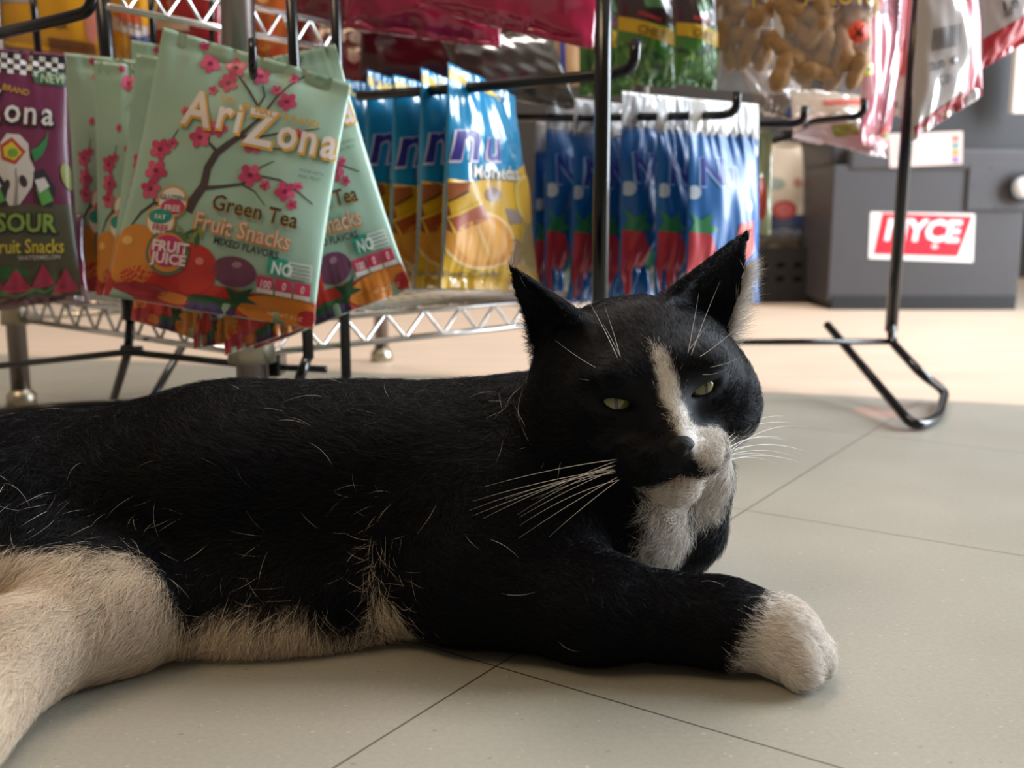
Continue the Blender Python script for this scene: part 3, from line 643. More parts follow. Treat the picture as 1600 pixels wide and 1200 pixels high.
chilli([(1052, -60, 1.07), (1122, -62, 1.09), (1120, 142, 1.09), (1054, 130, 1.07)], 'bright green bag with a yellow band beside the peanut bags', 147)
chilli([(900, -80, 1.22), (985, -60, 1.22), (990, 150, 1.22), (905, 150, 1.22)], 'shaded green bag directly behind the tall upright', 152)

# peanuts in clear bags
def peanut_mesh():
    bm = bmesh.new(); bmesh.ops.create_uvsphere(bm, u_segments=22, v_segments=18, radius=1)
    for v in bm.verts:
        z = v.co.z; w = .62+.30*abs(z)**1.2*(1 if abs(z) < .8 else 1)
        ang = math.atan2(v.co.y, v.co.x); rid = 1+.05*math.cos(ang*9)+.04*math.sin(z*16)
        w = rid*(1.0-.20*math.exp(-(z/.30)**2))*(1.15 if z > 0 else 1)
        v.co = Vector((v.co.x*.0128*w, v.co.y*.0110*w, z*.0285))
    me = bm_mesh(bm); me.materials.append(M['peanut']); me.shade_smooth(); return me
PM = peanut_mesh(); prn = random.Random(5)
def clear_bag(px, top, bot, Y, label, art, lett, strip, T=.03, npx=26):
    (x0, x1) = px
    cs = [(x0, -110, Y), (x1, -110, Y), (x1, bot[1], Y), (x0, bot[0], Y)]
    b = Bag(quad(cs), T, .03, .0026, int(x0), curl=.0015)
    root = b.build('peanut_bag', lambda u, v: np.tile(srgb('#e8e4e0'), (len(u), 1)), M['clear'], label, art=art, lettering=lett, canon=[(x0, -110), (x1, -110), (x1, bot[1]), (x0, bot[0])], nu=30, nv=44)
    if strip:
        me = bpy.data.meshes.new('s'); u = np.repeat(np.array([0., .03, .075, .085]), 30); v = np.tile(np.linspace(0, .93, 30), 4); w = b.surf(u, v, 1, .0006); q = [(i*30+j, i*30+j+1, (i+1)*30+j+1, (i+1)*30+j) for i in range(3) for j in range(29)]
        me.from_pydata(w.tolist(), [], q); link('side_seal', me, M['white'], root)
    k = 0; y = -70
    while y < min(bot)-32:
        x = x0+14+(k % 2)*9
        while x < x1-8:
            p = P(x+prn.uniform(-3, 3), y+prn.uniform(-4, 4), Y+prn.uniform(-.009, .009)); o = bpy.data.objects.new('peanut', PM); COL.objects.link(o); o.location = p
            o.rotation_euler = (prn.uniform(0, 6.28), prn.uniform(.9, 2.2), prn.uniform(-.5, .5)); o.rotation_euler = Euler((prn.uniform(-.3, .3), prn.uniform(0, 6.28), prn.uniform(-.3, .3)))
            o.scale = [prn.uniform(.66, .86)]*3
            tag(o, 'tan peanut in its shell inside the '+('wide' if x1-x0 > 100 else 'narrow')+' clear bag', 'peanut', 'peanuts in the '+('wide' if x1-x0 > 100 else 'narrow')+' clear bag'); x += 29
        y += 30; k += 1
    return root
t = Art(); t.text('PEANUTS', 1212, 14, 46, '#7a4a80', 2, -2, .06, .8); t.text('PEANUTS', 1212, 13, 46, '#d6c234', 3, -2, .012, .8)
a = Art(); a.poly([(1328, 118), (1334, 106), (1364, 98), (1364, 116), (1334, 124)], '#c9c02e', 3); a.line([(1338, 112), (1360, 108)], 4, '#5a5a20', 4)
pb = clear_bag((1207, 1365), -110, (148, 152), 1.10, 'wide clear bag of peanuts with an orange price sticker', a, t, True)
t = Art(); t.text('P', 1168, 16, 46, '#7a4a80', 2, -2, .06, .8); t.text('P', 1168, 15, 46, '#d6c234', 3, -2, .012, .8)
clear_bag((1116, 1213), -110, (140, 148), 1.13, 'narrow clear bag of peanuts behind the wide one', None, t, True)
c0 = P(1342, 50, 1.075); bm = bmesh.new(); add_tube(bm, [c0, c0+Vector((0, .0012, 0))], .0105, 36)
me = bm_mesh(bm); stk = link('price_sticker', me, M['sticker'], pb, loc=c0)
qp = [(1326, 30), (1358, 30), (1358, 72), (1326, 72)]
ar = Art().line([(1335, 42), (1341, 52), (1350, 56)], 2.4, '#3a1a18', 1); ar.line([(1333, 60), (1342, 50), (1350, 39)], 2.4, '#3a1a18', 1); ar.text('50', 1345, 60, 12, '#3a1a18', 1, -60)
cc = [np.array(P(x, y, 1.0745)) for x, y in qp]
m2 = art_mesh(px2uv(ar, qp), None, lambda u, v, l: cc[0]*(1-u[:, None])*(1-v[:, None])+cc[1]*u[:, None]*(1-v[:, None])+cc[2]*u[:, None]*v[:, None]+cc[3]*(1-u[:, None])*v[:, None], .3); link('handwritten_price', m2, M['ink'], stk)

# simple bags round the edges of the display
def simple(name, cs, z, label, mt='gloss', T=.028, seed=0, art=None, lett=None, canon='self', cr=.0025, curl=.003, cat_='snack bag', group=None, seal=.05):
    b = Bag(quad(cs), T, seal, cr, seed, curl=curl); cn = [(c[0], c[1]) for c in cs]
    return b.build(name, z, M[mt], label, cat_, group, art, cn, nu=32, nv=40, lettering=lett)
# pink bag
a, t = Art(), Art(); t.text('SHAKE', 1322, 22, 30, '#8d5a62', 2, 1, .02, .75); 
for i in range(3): t.line([(1362, 32+i*8), (1392, 32+i*8)], 3, '#a8505c', 1)
a.ell(1376, 205, 9, 9, '#c9302c', 2); a.ell(1381, 212, 5, 5, '#7a9a4a', 3); a.poly([(1388, 85), (1420, 70), (1420, 150), (1392, 140)], '#c94a44', 1)
simple('candy_bag', [(1345, -110, 1.14), (1428, -110, 1.20), (1388, 240, 1.19), (1345, 225, 1.14)], zones((1, '#c9727e')), 'pink bag hanging between the peanut bag and the right upright', art=a, lett=t, seed=171)
a = Art(); a.poly([(1278, 165), (1345, 160), (1345, 169), (1278, 174)], '#b84a3c', 1); a.poly([(1290, 205), (1330, 200), (1338, 216), (1300, 218)], '#8d9a4a', 1)
simple('candy_bag', [(1232, 142, 1.19), (1352, 150, 1.24), (1386, 246, 1.17), (1240, 214, 1.14)], zones((.6, '#bcae9c'), (1, '#d9c0c4')), 'pale bag lying under the peanut bags with a drooping white edge', art=a, seed=175, T=.02)
a = Art(); a.poly([(1395, 140), (1420, 130), (1420, 175), (1395, 178)], '#ddd0cc', 1); a.poly([(1393, 158), (1399, 158), (1399, 168), (1393, 168)], '#2a2a30', 2)
simple('candy_bag', [(1388, -110, 1.26), (1440, -110, 1.26), (1424, 185, 1.26), (1385, 180, 1.26)], zones((.78, '#c85a54'), (1, '#ddd0cc')), 'red and white bag just behind the pink bag', art=a, seed=178)
# white and red bags at the right
a, t = Art(), Art(); a.poly([(1488, -110), (1545, -110), (1540, 160), (1505, 150)], '#b32430', 1); a.poly([(1424, 200), (1505, 140), (1540, 150), (1430, 225)], '#a83038', 2)
for i in range(12): t.line([(1446+i*3.2, 48+(-i*.6)), (1444+i*3.2, 82-i*.6)], [1.5, 1.5], '#4a4648', 3)
t.text('2.0', 1442, 112, 17, '#3c3a3e', 3, -12, .03); t.ell(1476, 97, 6, 6, '#3c3a3e', 3); t.ell(1476, 97, 4, 4, '#b8aeac', 4); t.ell(1466, 126, 9, 7, '#8d8688', 3); a.ell(1448, 200, 7, 5, '#d8b8a0', 3); a.ell(1478, 178, 7, 5, '#d8b8a0', 3)
simple('snack_bag', [(1440, -110, .98), (1520, -110, 1.01), (1534, 150, 1.0), (1424, 222, .965)], zones((1, '#b8aeac')), 'white snack bag with red side and barcode right of the rack', art=a, lett=t, seed=181, cr=.003)
a, t = Art(), Art(); a.poly([(1535, 60), (1640, 0), (1640, 160), (1535, 120)], '#b32430', 1); t.text('1.0', 1552, 22, 20, '#3c3a3e', 3, -10, .03); t.ell(1562, 26, 6, 5, '#7d7678', 3)
simple('snack_bag', [(1528, -110, 1.04), (1660, -110, 1.07), (1650, 40, 1.06), (1536, 108, 1.03)], zones((.8, '#b8aeac'), (1, '#b32430')), 'white and red snack bag at the top right corner', art=a, lett=t, seed=185, cr=.003)
# magenta bags overhead
simple('candy_bag', [(530, -110, 1.0), (800, -110, 1.03), (782, 76, 1.015), (540, 42, .985)], zones((1, '#8f1236')), 'dark red bag hanging over the middle hook', seed=191, cr=.004)
simple('candy_bag', [(640, -120, .90), (960, -120, .91), (926, 78, .90), (654, 12, .89)], zones((1, '#a31540')), 'crimson glossy bag hanging in front, left of the tall upright', seed=195, cr=.004)
simple('candy_bag', [(450, -110, 1.10), (570, -110, 1.10), (560, 46, 1.10), (452, 24, 1.10)], zones((1, '#7a0f2c')), 'dark red bag hanging left of the crimson ones', seed=199)
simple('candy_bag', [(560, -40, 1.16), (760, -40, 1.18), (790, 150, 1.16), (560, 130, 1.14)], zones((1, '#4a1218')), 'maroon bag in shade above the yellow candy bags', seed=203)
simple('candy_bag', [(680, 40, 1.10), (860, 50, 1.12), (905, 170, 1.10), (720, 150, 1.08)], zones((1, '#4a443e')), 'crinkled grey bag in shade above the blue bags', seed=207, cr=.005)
a = Art(); a.poly([(874, 60), (882, 60), (884, 130), (876, 130)], '#3c4aa0', 1)
simple('snack_box', [(840, 40, 1.32), (912, 45, 1.32), (910, 135, 1.32), (842, 135, 1.32)], zones((1, '#c99c74')), 'peach carton with a blue stripe seen left of the tall upright', art=a, seed=211, T=.02, cr=.0004, cat_='carton')
# yellow, blue, red and orange bags at the upper left
a, t = Art(), Art(); a.poly([(-60, -10), (60, -4), (60, 8), (-60, 6)], '#9a928c', 1); t.text('Mix', 78, 46, 20, '#5a3a18', 2, 3, .02); a.poly([(76, 60), (150, 70), (150, 95), (76, 85)], '#7d4a22', 1); a.ell(146, 40, 10, 30, '#b86a5a', 1)
simple('snack_bag', [(-80, -110, 1.10), (158, -110, 1.13), (160, 92, 1.12), (-80, 62, 1.09)], zones((1, '#c98a12')), 'yellow snack bag behind the black hook at the top left', art=a, lett=t, seed=221)
a, t = Art(), Art(); a.poly([(150, 20), (235, 45), (235, 65), (150, 42)], '#c9b8b4', 1); t.text('Nuts', 186, 40, 20, '#8a5a48', 2, 14, .02); a.poly([(205, 60), (238, 55), (238, 110), (222, 110)], '#2c3a7a', 1); a.ell(205, 30, 22, 8, '#c2542c', 2, 14)
simple('snack_bag', [(150, -110, 1.16), (246, -110, 1.17), (244, 112, 1.17), (170, 100, 1.16)], zones((.9, '#cf8f1c'), (1, '#c9861a')), 'yellow and blue snack bag just right of the thick left upright', art=a, lett=t, seed=225)
a = Art(); a.poly([(240, 30), (300, 36), (300, 50), (240, 46)], '#c9b8b0', 1)
simple('snack_bag', [(236, -110, 1.20), (350, -110, 1.2), (345, 90, 1.2), (240, 90, 1.2)], zones((1, '#96141c')), 'red snack bag behind the upper wire shelf', art=a, seed=229)
a = Art()
for i in range(14): a.ell(330+prn.random()*120, -40+prn.random()*140, 12, 9, prn.choice(['#c2481c', '#d8863a', '#8a2a1c', '#e0a060']), 1, prn.random()*90, 12)
simple('snack_bag', [(322, -110, 1.26), (470, -110, 1.26), (462, 120, 1.26), (326, 120, 1.26)], zones((1, '#b3561c')), 'orange snack bag behind the upper wire shelf and corner pole', art=a, seed=233)
a = Art()
for i in range(14): a.ell(470+prn.random()*140, 40+prn.random()*80, 10, 9, prn.choice(['#8a7a78', '#b08a80', '#5a3c40', '#c0a8a0']), 1, prn.random()*90, 12)
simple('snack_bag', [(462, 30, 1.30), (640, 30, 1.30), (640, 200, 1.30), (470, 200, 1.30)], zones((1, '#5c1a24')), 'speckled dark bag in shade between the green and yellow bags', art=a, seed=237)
# clear odds under the peanut bags
a = Art(); a.poly([(1222, 168), (1236, 166), (1238, 190), (1226, 192)], '#33468c', 1); a.poly([(1238, 168), (1252, 168), (1250, 190), (1240, 190)], '#b8584c', 1)
simple('snack_bag', [(1150, 90, 1.22), (1250, 130, 1.24), (1254, 192, 1.22), (1180, 170, 1.20)], zones((1, '#9a918c')), 'crumpled pale wrapper below the narrow peanut bag', art=a, seed=241, cr=.005)
# paper sack on the crate
a, t = Art(), Art(); a.poly([(1120, 336), (1290, 338), (1290, 372), (1120, 372)], '#33456e', 1); a.ell(1218, 330, 20, 14, '#a8303a', 2); a.ell(1218, 330, 15, 10, '#c96a6a', 3); a.poly([(1266, 340), (1290, 340), (1290, 372), (1270, 372)], '#7a2c38', 2); a.ell(1205, 290, 14, 10, '#8d9a94', 1); a.ell(1240, 288, 8, 8, '#b08078', 1)
t.text('ORIGINAL', 1186, 370, 15, '#b8c0cc', 3, 0, .03)
simple('paper_sack', [(1130, 222, Yr+.10), (1278, 224, Yr+.10), (1290, 387, Yr+.08), (1130, 387, Yr+.08)], zones((1, '#cdc3b4')), 'white paper sack with a red oval and blue band standing on the black crate', 'matte', .11, 251, a, t, cr=.006, cat_='sack', seal=.03)
a = Art(); a.ell(1190, 310, 7, 34, '#c9482c', 1)
simple('snack_bag', [(1168, 205, 1.17), (1206, 205, 1.17), (1204, 368, 1.17), (1168, 366, 1.17)], zones((1, '#a8b084')), 'narrow pale bag with an orange oval beside the last blue bag', art=a, seed=257, T=.012)
# ================================================================ the cat
HC = Vector((0.0615, 0.487, 0.1215))                       # head centre
HR = (Matrix.Rotation(math.radians(-8), 4, 'Y') @ Matrix.Rotation(math.radians(10), 4, 'Z') @ Matrix.Rotation(math.radians(5), 4, 'X')).to_3x3()
def H(x, y, z): return HC + HR @ Vector((x, y, z))
HRn = np.array(HR); HCn = np.array(HC)
VOX = 0.0016
LO = np.array([-.43, .30, -.004]); HI = np.array([.17, .66, .205])
NG = np.ceil((HI-LO)/VOX).astype(int)
F = np.full(NG, .05, np.float32)
PRIMS = []                                               # for the fur: (centre, flow, length, radius)
def sub(lo, hi, m):
    a = np.clip(np.floor((np.array(lo)-m-LO)/VOX).astype(int), 0, NG); b = np.clip(np.ceil((np.array(hi)+m-LO)/VOX).astype(int)+1, 0, NG)
    s = tuple(slice(a[i], b[i]) for i in range(3))
    g = np.meshgrid(*[LO[i]+VOX*np.arange(a[i], b[i]) for i in range(3)], indexing='ij')
    return s, np.stack(g, -1).astype(np.float32)
def smin(a, b, k):
    h = np.clip(.5+.5*(b-a)/k, 0, 1); return b*(1-h)+a*h - k*h*(1-h)
def smax(a, b, k): return -smin(-a, -b, k)
def d_cap(X, a, b, r1, r2):
    a = np.array(a, np.float32); b = np.array(b, np.float32); d = b-a
    t = np.clip(((X-a)@d)/max(d@d, 1e-9), 0, 1); return np.linalg.norm(X-a-t[..., None]*d, axis=-1) - (r1+(r2-r1)*t)
def d_ell(X, c, r, R=None):
    q = X-np.array(c, np.float32)
    if R is not None: q = q@np.array(R, np.float32)
    r = np.array(r, np.float32); k0 = np.linalg.norm(q/r, axis=-1); k1 = np.linalg.norm(q/(r*r), axis=-1)
    return k0*(k0-1)/np.maximum(k1, 1e-6)
def cap(a, b, r1, r2, k=.02, flow=(-1, 0, 0), ln=.012, cut=False):
    a = np.array(a); b = np.array(b); rm = max(r1, r2)
    s, X = sub(np.minimum(a, b)-rm, np.maximum(a, b)+rm, k+.006)
    d = d_cap(X, a, b, r1, r2)
    F[s] = smax(F[s], -d, k) if cut else smin(F[s], d, k)
    if not cut:
        for t in (0, .5, 1): PRIMS.append((a+(b-a)*t, np.array(flow, float), ln, r1+(r2-r1)*t))
def ell(c, r, k=.02, flow=(-1, 0, 0), ln=.012, R=None, cut=False):
    c = np.array(c); rm = max(r)
    s, X = sub(c-rm, c+rm, k+.006); d = d_ell(X, c, r, R)
    F[s] = smax(F[s], -d, k) if cut else smin(F[s], d, k)
    if not cut: PRIMS.append((c, np.array(flow, float), ln, min(r)))
# trunk, lying on its side, spine away from the camera
BF = (-.85, .12, .30)
ell((-.000, .520, .056), (.072, .062, .050), flow=BF, ln=.016)
ell((-.065, .527, .061), (.080, .066, .053), flow=BF, ln=.015)
ell((-.140, .528, .060), (.090, .070, .054), flow=BF, ln=.016)
ell((-.235, .530, .050), (.090, .075, .047), flow=BF, ln=.016)
ell((-.330, .525, .042), (.075, .078, .040), flow=BF, ln=.016)
# belly sagging on the floor towards the camera
ell((-.090, .472, .018), (.050, .024, .022), k=.03, flow=(-.1, -.30, -1), ln=.018)
ell((-.150, .466, .017), (.055, .026, .020), k=.03, flow=(-.1, -.30, -1), ln=.019)
ell((-.210, .468, .020), (.050, .030, .022), k=.03, flow=(-.1, -.30, -1), ln=.019)
# neck, shoulder and chest
cap((-.01, .540, .070), H(.000, .012, -.022), .036, .035, k=.03, flow=(-.9, .1, -.25), ln=.012)
cap((.040, .520, .060), H(.004, .004, -.030), .036, .026, k=.02, flow=(.1, -.5, -1), ln=.013)
ell((.060, .512, .048), (.034, .034, .036), k=.02, flow=(.25, -.5, -1), ln=.014)
cap(P(1102, 735, .502), P(1078, 830, .525), .012, .0155, k=.014, flow=(.3, -.4, -1), ln=.013)
cap((.088, .530, .066), (.088, .535, .040), .015, .018, k=.02, flow=(.3, -.4, -1), ln=.013)
# near foreleg stretched along the floor
ell((-.014, .476, .042), (.040, .030, .034), k=.025, flow=(.3, -.2, -.7), ln=.010)
cap((-.020, .462, .029), (.036, .446, .024), .0265, .0225, k=.02, flow=(.8, -.1, -.4), ln=.009)
cap((.036, .446, .024), (.094, .437, .0205), .0225, .0180, k=.012, flow=(.9, -.1, -.35), ln=.008)
cap((.094, .437, .0205), (.116, .433, .018), .0180, .0165, k=.010, flow=(.9, -.1, -.3), ln=.007)
ell((.122, .428, .0145), (.0155, .0195, .0155), k=.008, flow=(.9, -.4, -.3), ln=.006)
for i, (dx, dy) in enumerate(((.001, -.016), (.0085, -.0085), (.0115, .002), (.008, .0125))):
    ell((.1228+dx, .4280+dy, .0100), (.0085, .0072, .0095), k=.0035, flow=(.9, -.4, -.3), ln=.005)
# far foreleg folded underneath the chest
cap((.078, .540, .042), (.088, .548, .020), .020, .018, k=.015, flow=(.4, -.3, -.8), ln=.011)
cap((.088, .548, .018), (.040, .530, .016), .016, .014, k=.012, flow=(-.8, -.3, -.2), ln=.009)
# near hind leg: thigh, knee, shank and foot towards the lower left corner
ell((-.262, .490, .040), (.062, .042, .036), k=.025, flow=(-.2, -.4, -.8), ln=.014)
cap((-.240, .462, .032), (-.182, .439, .025), .028, .0245, k=.02, flow=(-.3, -.5, -.8), ln=.012)
cap((-.182, .438, .025), (-.206, .400, .021), .0245, .0205, k=.015, flow=(-.7, -.6, -.3), ln=.011)
cap((-.206, .400, .021), (-.197, .346, .013), .020, .0125, k=.012, flow=(-.1, -1, -.2), ln=.009)
# head
FL = 'face'
ell(H(0, .008, .005), (.0485, .045, .0355), k=.012, flow=(0, 0, 0), ln=.0075, R=HRn)
for s_ in (-1, 1):
    ell(H(.0300*s_, -.002, -.014), (.0265, .029, .0240), k=.016, flow=(0, 0, 0), ln=.0085, R=HRn)
    ell(H(.0125*s_, -.039, -.0255), (.0140, .0135, .0108), k=.010, flow=(0, 0, 0), ln=.0045, R=HRn)
    ell(H(.019*s_, -.030, .013), (.013, .010, .007), k=.010, flow=(0, 0, 0), ln=.005, R=HRn)     # brow
cap(H(0, -.024, .010), H(0, -.0470, -.0165), .0125, .0080, k=.010, flow=(0, 0, 0), ln=.004)
ell(H(.0, -.034, -.0400), (.0140, .0130, .0090), k=.006, flow=(0, 0, 0), ln=.006, R=HRn)
# eye sockets, half closed: a slanted slit with an eye behind it
EYES = []
for s_ in (-1, 1):
    c = H(.0205*s_, -.0315, .0015)
    Re = HRn @ np.array(Matrix.Rotation(math.radians(s_*-17), 3, 'Y'))
    ell(c + HR @ Vector((0, -.006, 0)), (.0086, .012, .0022), k=.0017, R=Re, cut=True)
    EYES.append((s_, H(.0200*s_, -.0245, .0015)))
# ears: curved triangular shells
def ear(s_):
    base = np.array(H(.0325*s_, .006, .024)); 
    up = np.array(HR @ Vector((.66, .08, .80) if s_ > 0 else (-.48, .10, .86)).normalized())
    out = np.array(HR @ Vector((.30, -.85, -.10) if s_ > 0 else (-.80, -.50, -.10))); out -= up*(out@up); out /= np.linalg.norm(out)   # the opening faces forwards and outwards
    wid = np.cross(up, out)
    Hh = .052 if s_ > 0 else .046
    s, X = sub(base-.055, base+.055, .004); q = X-base
    t = q@up/Hh; u = q@wid; w = q@out
    tt = np.clip(t, -.3, 1)
    half = (.0235 if s_ > 0 else .021)*(1-tt)**.85 + .0006; depth = .010*(1-tt)+.001
    cen = -depth*(1-(np.clip(np.abs(u)/np.maximum(half, .002), 0, 1.2))**2)
    th = .0007+.0020*(1-np.clip(tt, 0, 1))
    d = np.maximum(np.maximum(np.abs(w-cen)*.8-th, np.abs(u)-half), np.maximum((t-1)*Hh, (-t-.35)*Hh))
    F[s] = smin(F[s], d.astype(np.float32), .004)
    PRIMS.append((base+up*.03, up, .005, .008)); return base, up, out, wid, Hh
EARS = [ear(-1), ear(1)]
# flat where it lies on the floor
Zg = (LO[2]+VOX*np.arange(NG[2])).astype(np.float32)
F = np.maximum(F, (.0012-Zg)[None, None, :])

def surface_nets(F):
    s = F < 0; nx, ny, nz = F.shape
    c = sum(s[i:nx-1+i, j:ny-1+j, k:nz-1+k].astype(np.int8) for i in (0, 1) for j in (0, 1) for k in (0, 1))
    act = (c > 0) & (c < 8); idx = np.full(act.shape, -1, np.int64); I = np.argwhere(act); idx[act] = np.arange(len(I))
    acc = np.zeros((len(I), 3)); cnt = np.zeros(len(I))
    cs = [(i, j, k) for i in (0, 1) for j in (0, 1) for k in (0, 1)]
    for a in cs:
        for ax in range(3):
            if a[ax]: continue
            b = list(a); b[ax] = 1
            fa = F[I[:, 0]+a[0], I[:, 1]+a[1], I[:, 2]+a[2]]; fb = F[I[:, 0]+b[0], I[:, 1]+b[1], I[:, 2]+b[2]]
            m = (fa < 0) != (fb < 0); t = np.where(m, fa/np.where(m, fa-fb, 1), 0)
            p = np.tile(np.array(a, float), (len(I), 1)); p[:, ax] += t
            acc[m] += p[m]; cnt[m] += 1
    V = LO + VOX*(I + acc/cnt[:, None]); Q = []
    for ax in range(3):
        b, c_ = (ax+1) % 3, (ax+2) % 3
        sl0 = [slice(None)]*3; sl1 = [slice(None)]*3; sl0[ax] = slice(0, -1); sl1[ax] = slice(1, None)
        s0 = s[tuple(sl0)]; s1 = s[tuple(sl1)]; E = np.argwhere(s0 != s1)
        E = E[(E[:, b] > 0) & (E[:, c_] > 0) & (E[:, b] < F.shape[b]-1) & (E[:, c_] < F.shape[c_]-1)]
        ins = s0[E[:, 0], E[:, 1], E[:, 2]]
        def cell(db, dc):
            e = E.copy(); e[:, b] -= db; e[:, c_] -= dc; return idx[e[:, 0], e[:, 1], e[:, 2]]
        q = np.stack([cell(1, 1), cell(0, 1), cell(0, 0), cell(1, 0)], 1)
        q[~ins] = q[~ins][:, ::-1]; Q.append(q)
    return V, np.concatenate(Q)
V, Q = surface_nets(F)
# relax the voxel steps a little
nb = np.concatenate([np.stack([Q[:, i], Q[:, (i+1) % 4]], 1) for i in range(4)]); nb = np.concatenate([nb, nb[:, ::-1]])
for it in range(3):
    a = np.zeros_like(V); n = np.zeros(len(V)); np.add.at(a, nb[:, 0], V[nb[:, 1]]); np.add.at(n, nb[:, 0], 1)
    V = V + .45*(a/n[:, None]-V)
def mesh_np(name, V, Q):
    me = bpy.data.meshes.new(name); k = Q.shape[1]
    me.vertices.add(len(V)); me.vertices.foreach_set('co', V.astype(np.float32).ravel())
    me.loops.add(Q.size); me.loops.foreach_set('vertex_index', Q.ravel().astype(np.int32))
    me.polygons.add(len(Q)); me.polygons.foreach_set('loop_start', np.arange(0, Q.size, k, dtype=np.int32))
    me.update(calc_edges=True); me.validate(); return me

# ---- coat: black with a white blaze, muzzle, chin, bib, paw, belly and hind leg
def vnoise(X, sc, seed=0):
    """cheap smooth noise, sum of sines"""
    r = np.random.default_rng(seed); o = np.zeros(len(X))
    for i in range(6):
        w = r.normal(size=3)*sc; o += np.sin(X@w + r.uniform(0, 6.28))
    return o/6
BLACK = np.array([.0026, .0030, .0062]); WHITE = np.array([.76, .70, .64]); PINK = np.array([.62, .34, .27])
def loc_h(X): return (X-HCn)@HRn
def white_field(X):
    """negative inside the white coat"""
    d = np.full(len(X), .05); h = loc_h(X)
    def wc(a, b, r1, r2, k=.004): nonlocal d; d = smin(d, d_cap(X, a, b, r1, r2), k)
    def hc(a, b, r1, r2, sq=(1, 1, 1)):
        nonlocal d
        d = smin(d, d_cap(h*np.array(sq), np.array(a)*sq, np.array(b)*sq, r1, r2), .002)
    hc((-.0020, -.036, .036), (-.0005, -.040, .020), .0001, .0030, (1, .4, 1))
    hc((-.0005, -.042, .020), (.0015, -.045, .004), .0036, .0040, (1, .4, 1)); hc((.0015, -.045, .004), (.0040, -.05, -.010), .0038, .0040, (1, .4, 1))
    hc((.0065, -.052, -.013), (.0160, -.050, -.022), .0050, .0085, (1, .5, 1))
    hc((.014, -.044, -.023), (.026, -.028, -.034), .0090, .0115); hc((.024, -.030, -.034), (.042, -.012, -.036), .010, .010)
    hc((-.009, -.044, -.0425), (.008, -.040, -.043), .0075, .010)
    hc((.004, -.030, -.048), (.034, -.010, -.044), .010, .013); wc(H(.034, -.008, -.046), P(1110, 770, .495), .012, .012)
    wc(H(.008, -.022, -.048), (.077, .480, .048), .013, .015)
    wc((.077, .480, .048), (.064, .478, .026), .013, .006)
    # near fore paw
    dp = -((X-np.array([.1030, .428, .018]))@np.array([.80, -.45, -.30])); 
    d = smin(d, np.where(X[:, 0] > .07, dp, .05), .002)
    # belly, flank streaks and the hind leg
    wc((-.055, .450, .003), (-.060, .462, .030), .012, .006); wc((-.060, .462, .030), (-.063, .466, .064), .006, .0005)
    wc((-.06, .448, .000), (-.10, .446, .002), .014, .020); wc((-.10, .445, .002), (-.20, .440, .004), .021, .029)
    wc((-.125, .460, .006), (-.130, .466, .022), .012, .004)
    pass
    wc((-.182, .430, .022), (-.290, .430, .028), .031, .036)
    wc((-.180, .430, .015), (-.206, .396, .02), .032, .034); wc((-.206, .396, .02), (-.20, .33, .01), .034, .034)
    # the dark wedge between knee and belly
    dk = d_cap(X, (-.147, .455, .046), (-.141, .430, .016), .016, .005)
    d = smax(d, -dk, .003)
    return d
def coat_rgb(X, jitter, seed=5):
    r = np.random.default_rng(seed)
    bel = np.exp(-(np.maximum(X[:, 2]-.03, 0)/.02)**2)*(X[:, 0] < -.03)
    d = white_field(X) + .012*bel*vnoise(X, 85, 8) + .0016*vnoise(X, 800, 3) + .0012*vnoise(X, 260, 4)
    if jitter: d = d + r.normal(size=len(X))*np.where(loc_h(X)[:, 2] > -.045, .0013, .0026)
    w = 1/(1+np.exp(np.clip(d/.00045, -30, 30)))
    if jitter: w = (w > r.random(len(X))).astype(float)
    c = BLACK*(1-w[:, None]) + WHITE*w[:, None]
    warm_lit = np.clip((-X[:, 0]-.02)/.04, 0, 1)[:, None]*w[:, None]; c = c*(1-warm_lit*np.array([0, .10, .24]))  # warm light on the white belly and hind leg, tinted into the coat
    h = loc_h(X)
    lip = np.exp(-(((h-np.array([.001, -.047, -.0350]))/np.array([.0050, .006, .0020]))**2).sum(1)) * w
    c = c*(1-.75*lip[:, None]) + PINK*.75*lip[:, None]
    return c, w
me = mesh_np('cat_body', V, Q)
cat = empty('cat', (-.05, .50, 0))
tag(cat, 'black and white cat lying on the floor with half closed yellow-green eyes', 'cat')
skin = attr_mat('cat_skin', rough=.7, coat=0, bump=0, spec=.2); 
for n in skin.node_tree.nodes:
    if n.type == 'ATTRIBUTE': n.attribute_name = 'coat'
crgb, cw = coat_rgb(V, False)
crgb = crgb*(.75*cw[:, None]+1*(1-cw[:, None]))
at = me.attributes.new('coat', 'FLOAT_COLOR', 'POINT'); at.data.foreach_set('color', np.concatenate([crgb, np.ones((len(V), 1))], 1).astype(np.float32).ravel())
body = link('body', me, skin, cat)

# ---- fur, every hair a curve rooted on the skin
T3 = np.concatenate([Q[:, [0, 1, 2]], Q[:, [0, 2, 3]]])
A, B_, C_ = V[T3[:, 0]], V[T3[:, 1]], V[T3[:, 2]]
CR = np.cross(B_-A, C_-A); AR = np.linalg.norm(CR, axis=1)/2; NT = CR/np.maximum(np.linalg.norm(CR, axis=1), 1e-12)[:, None]
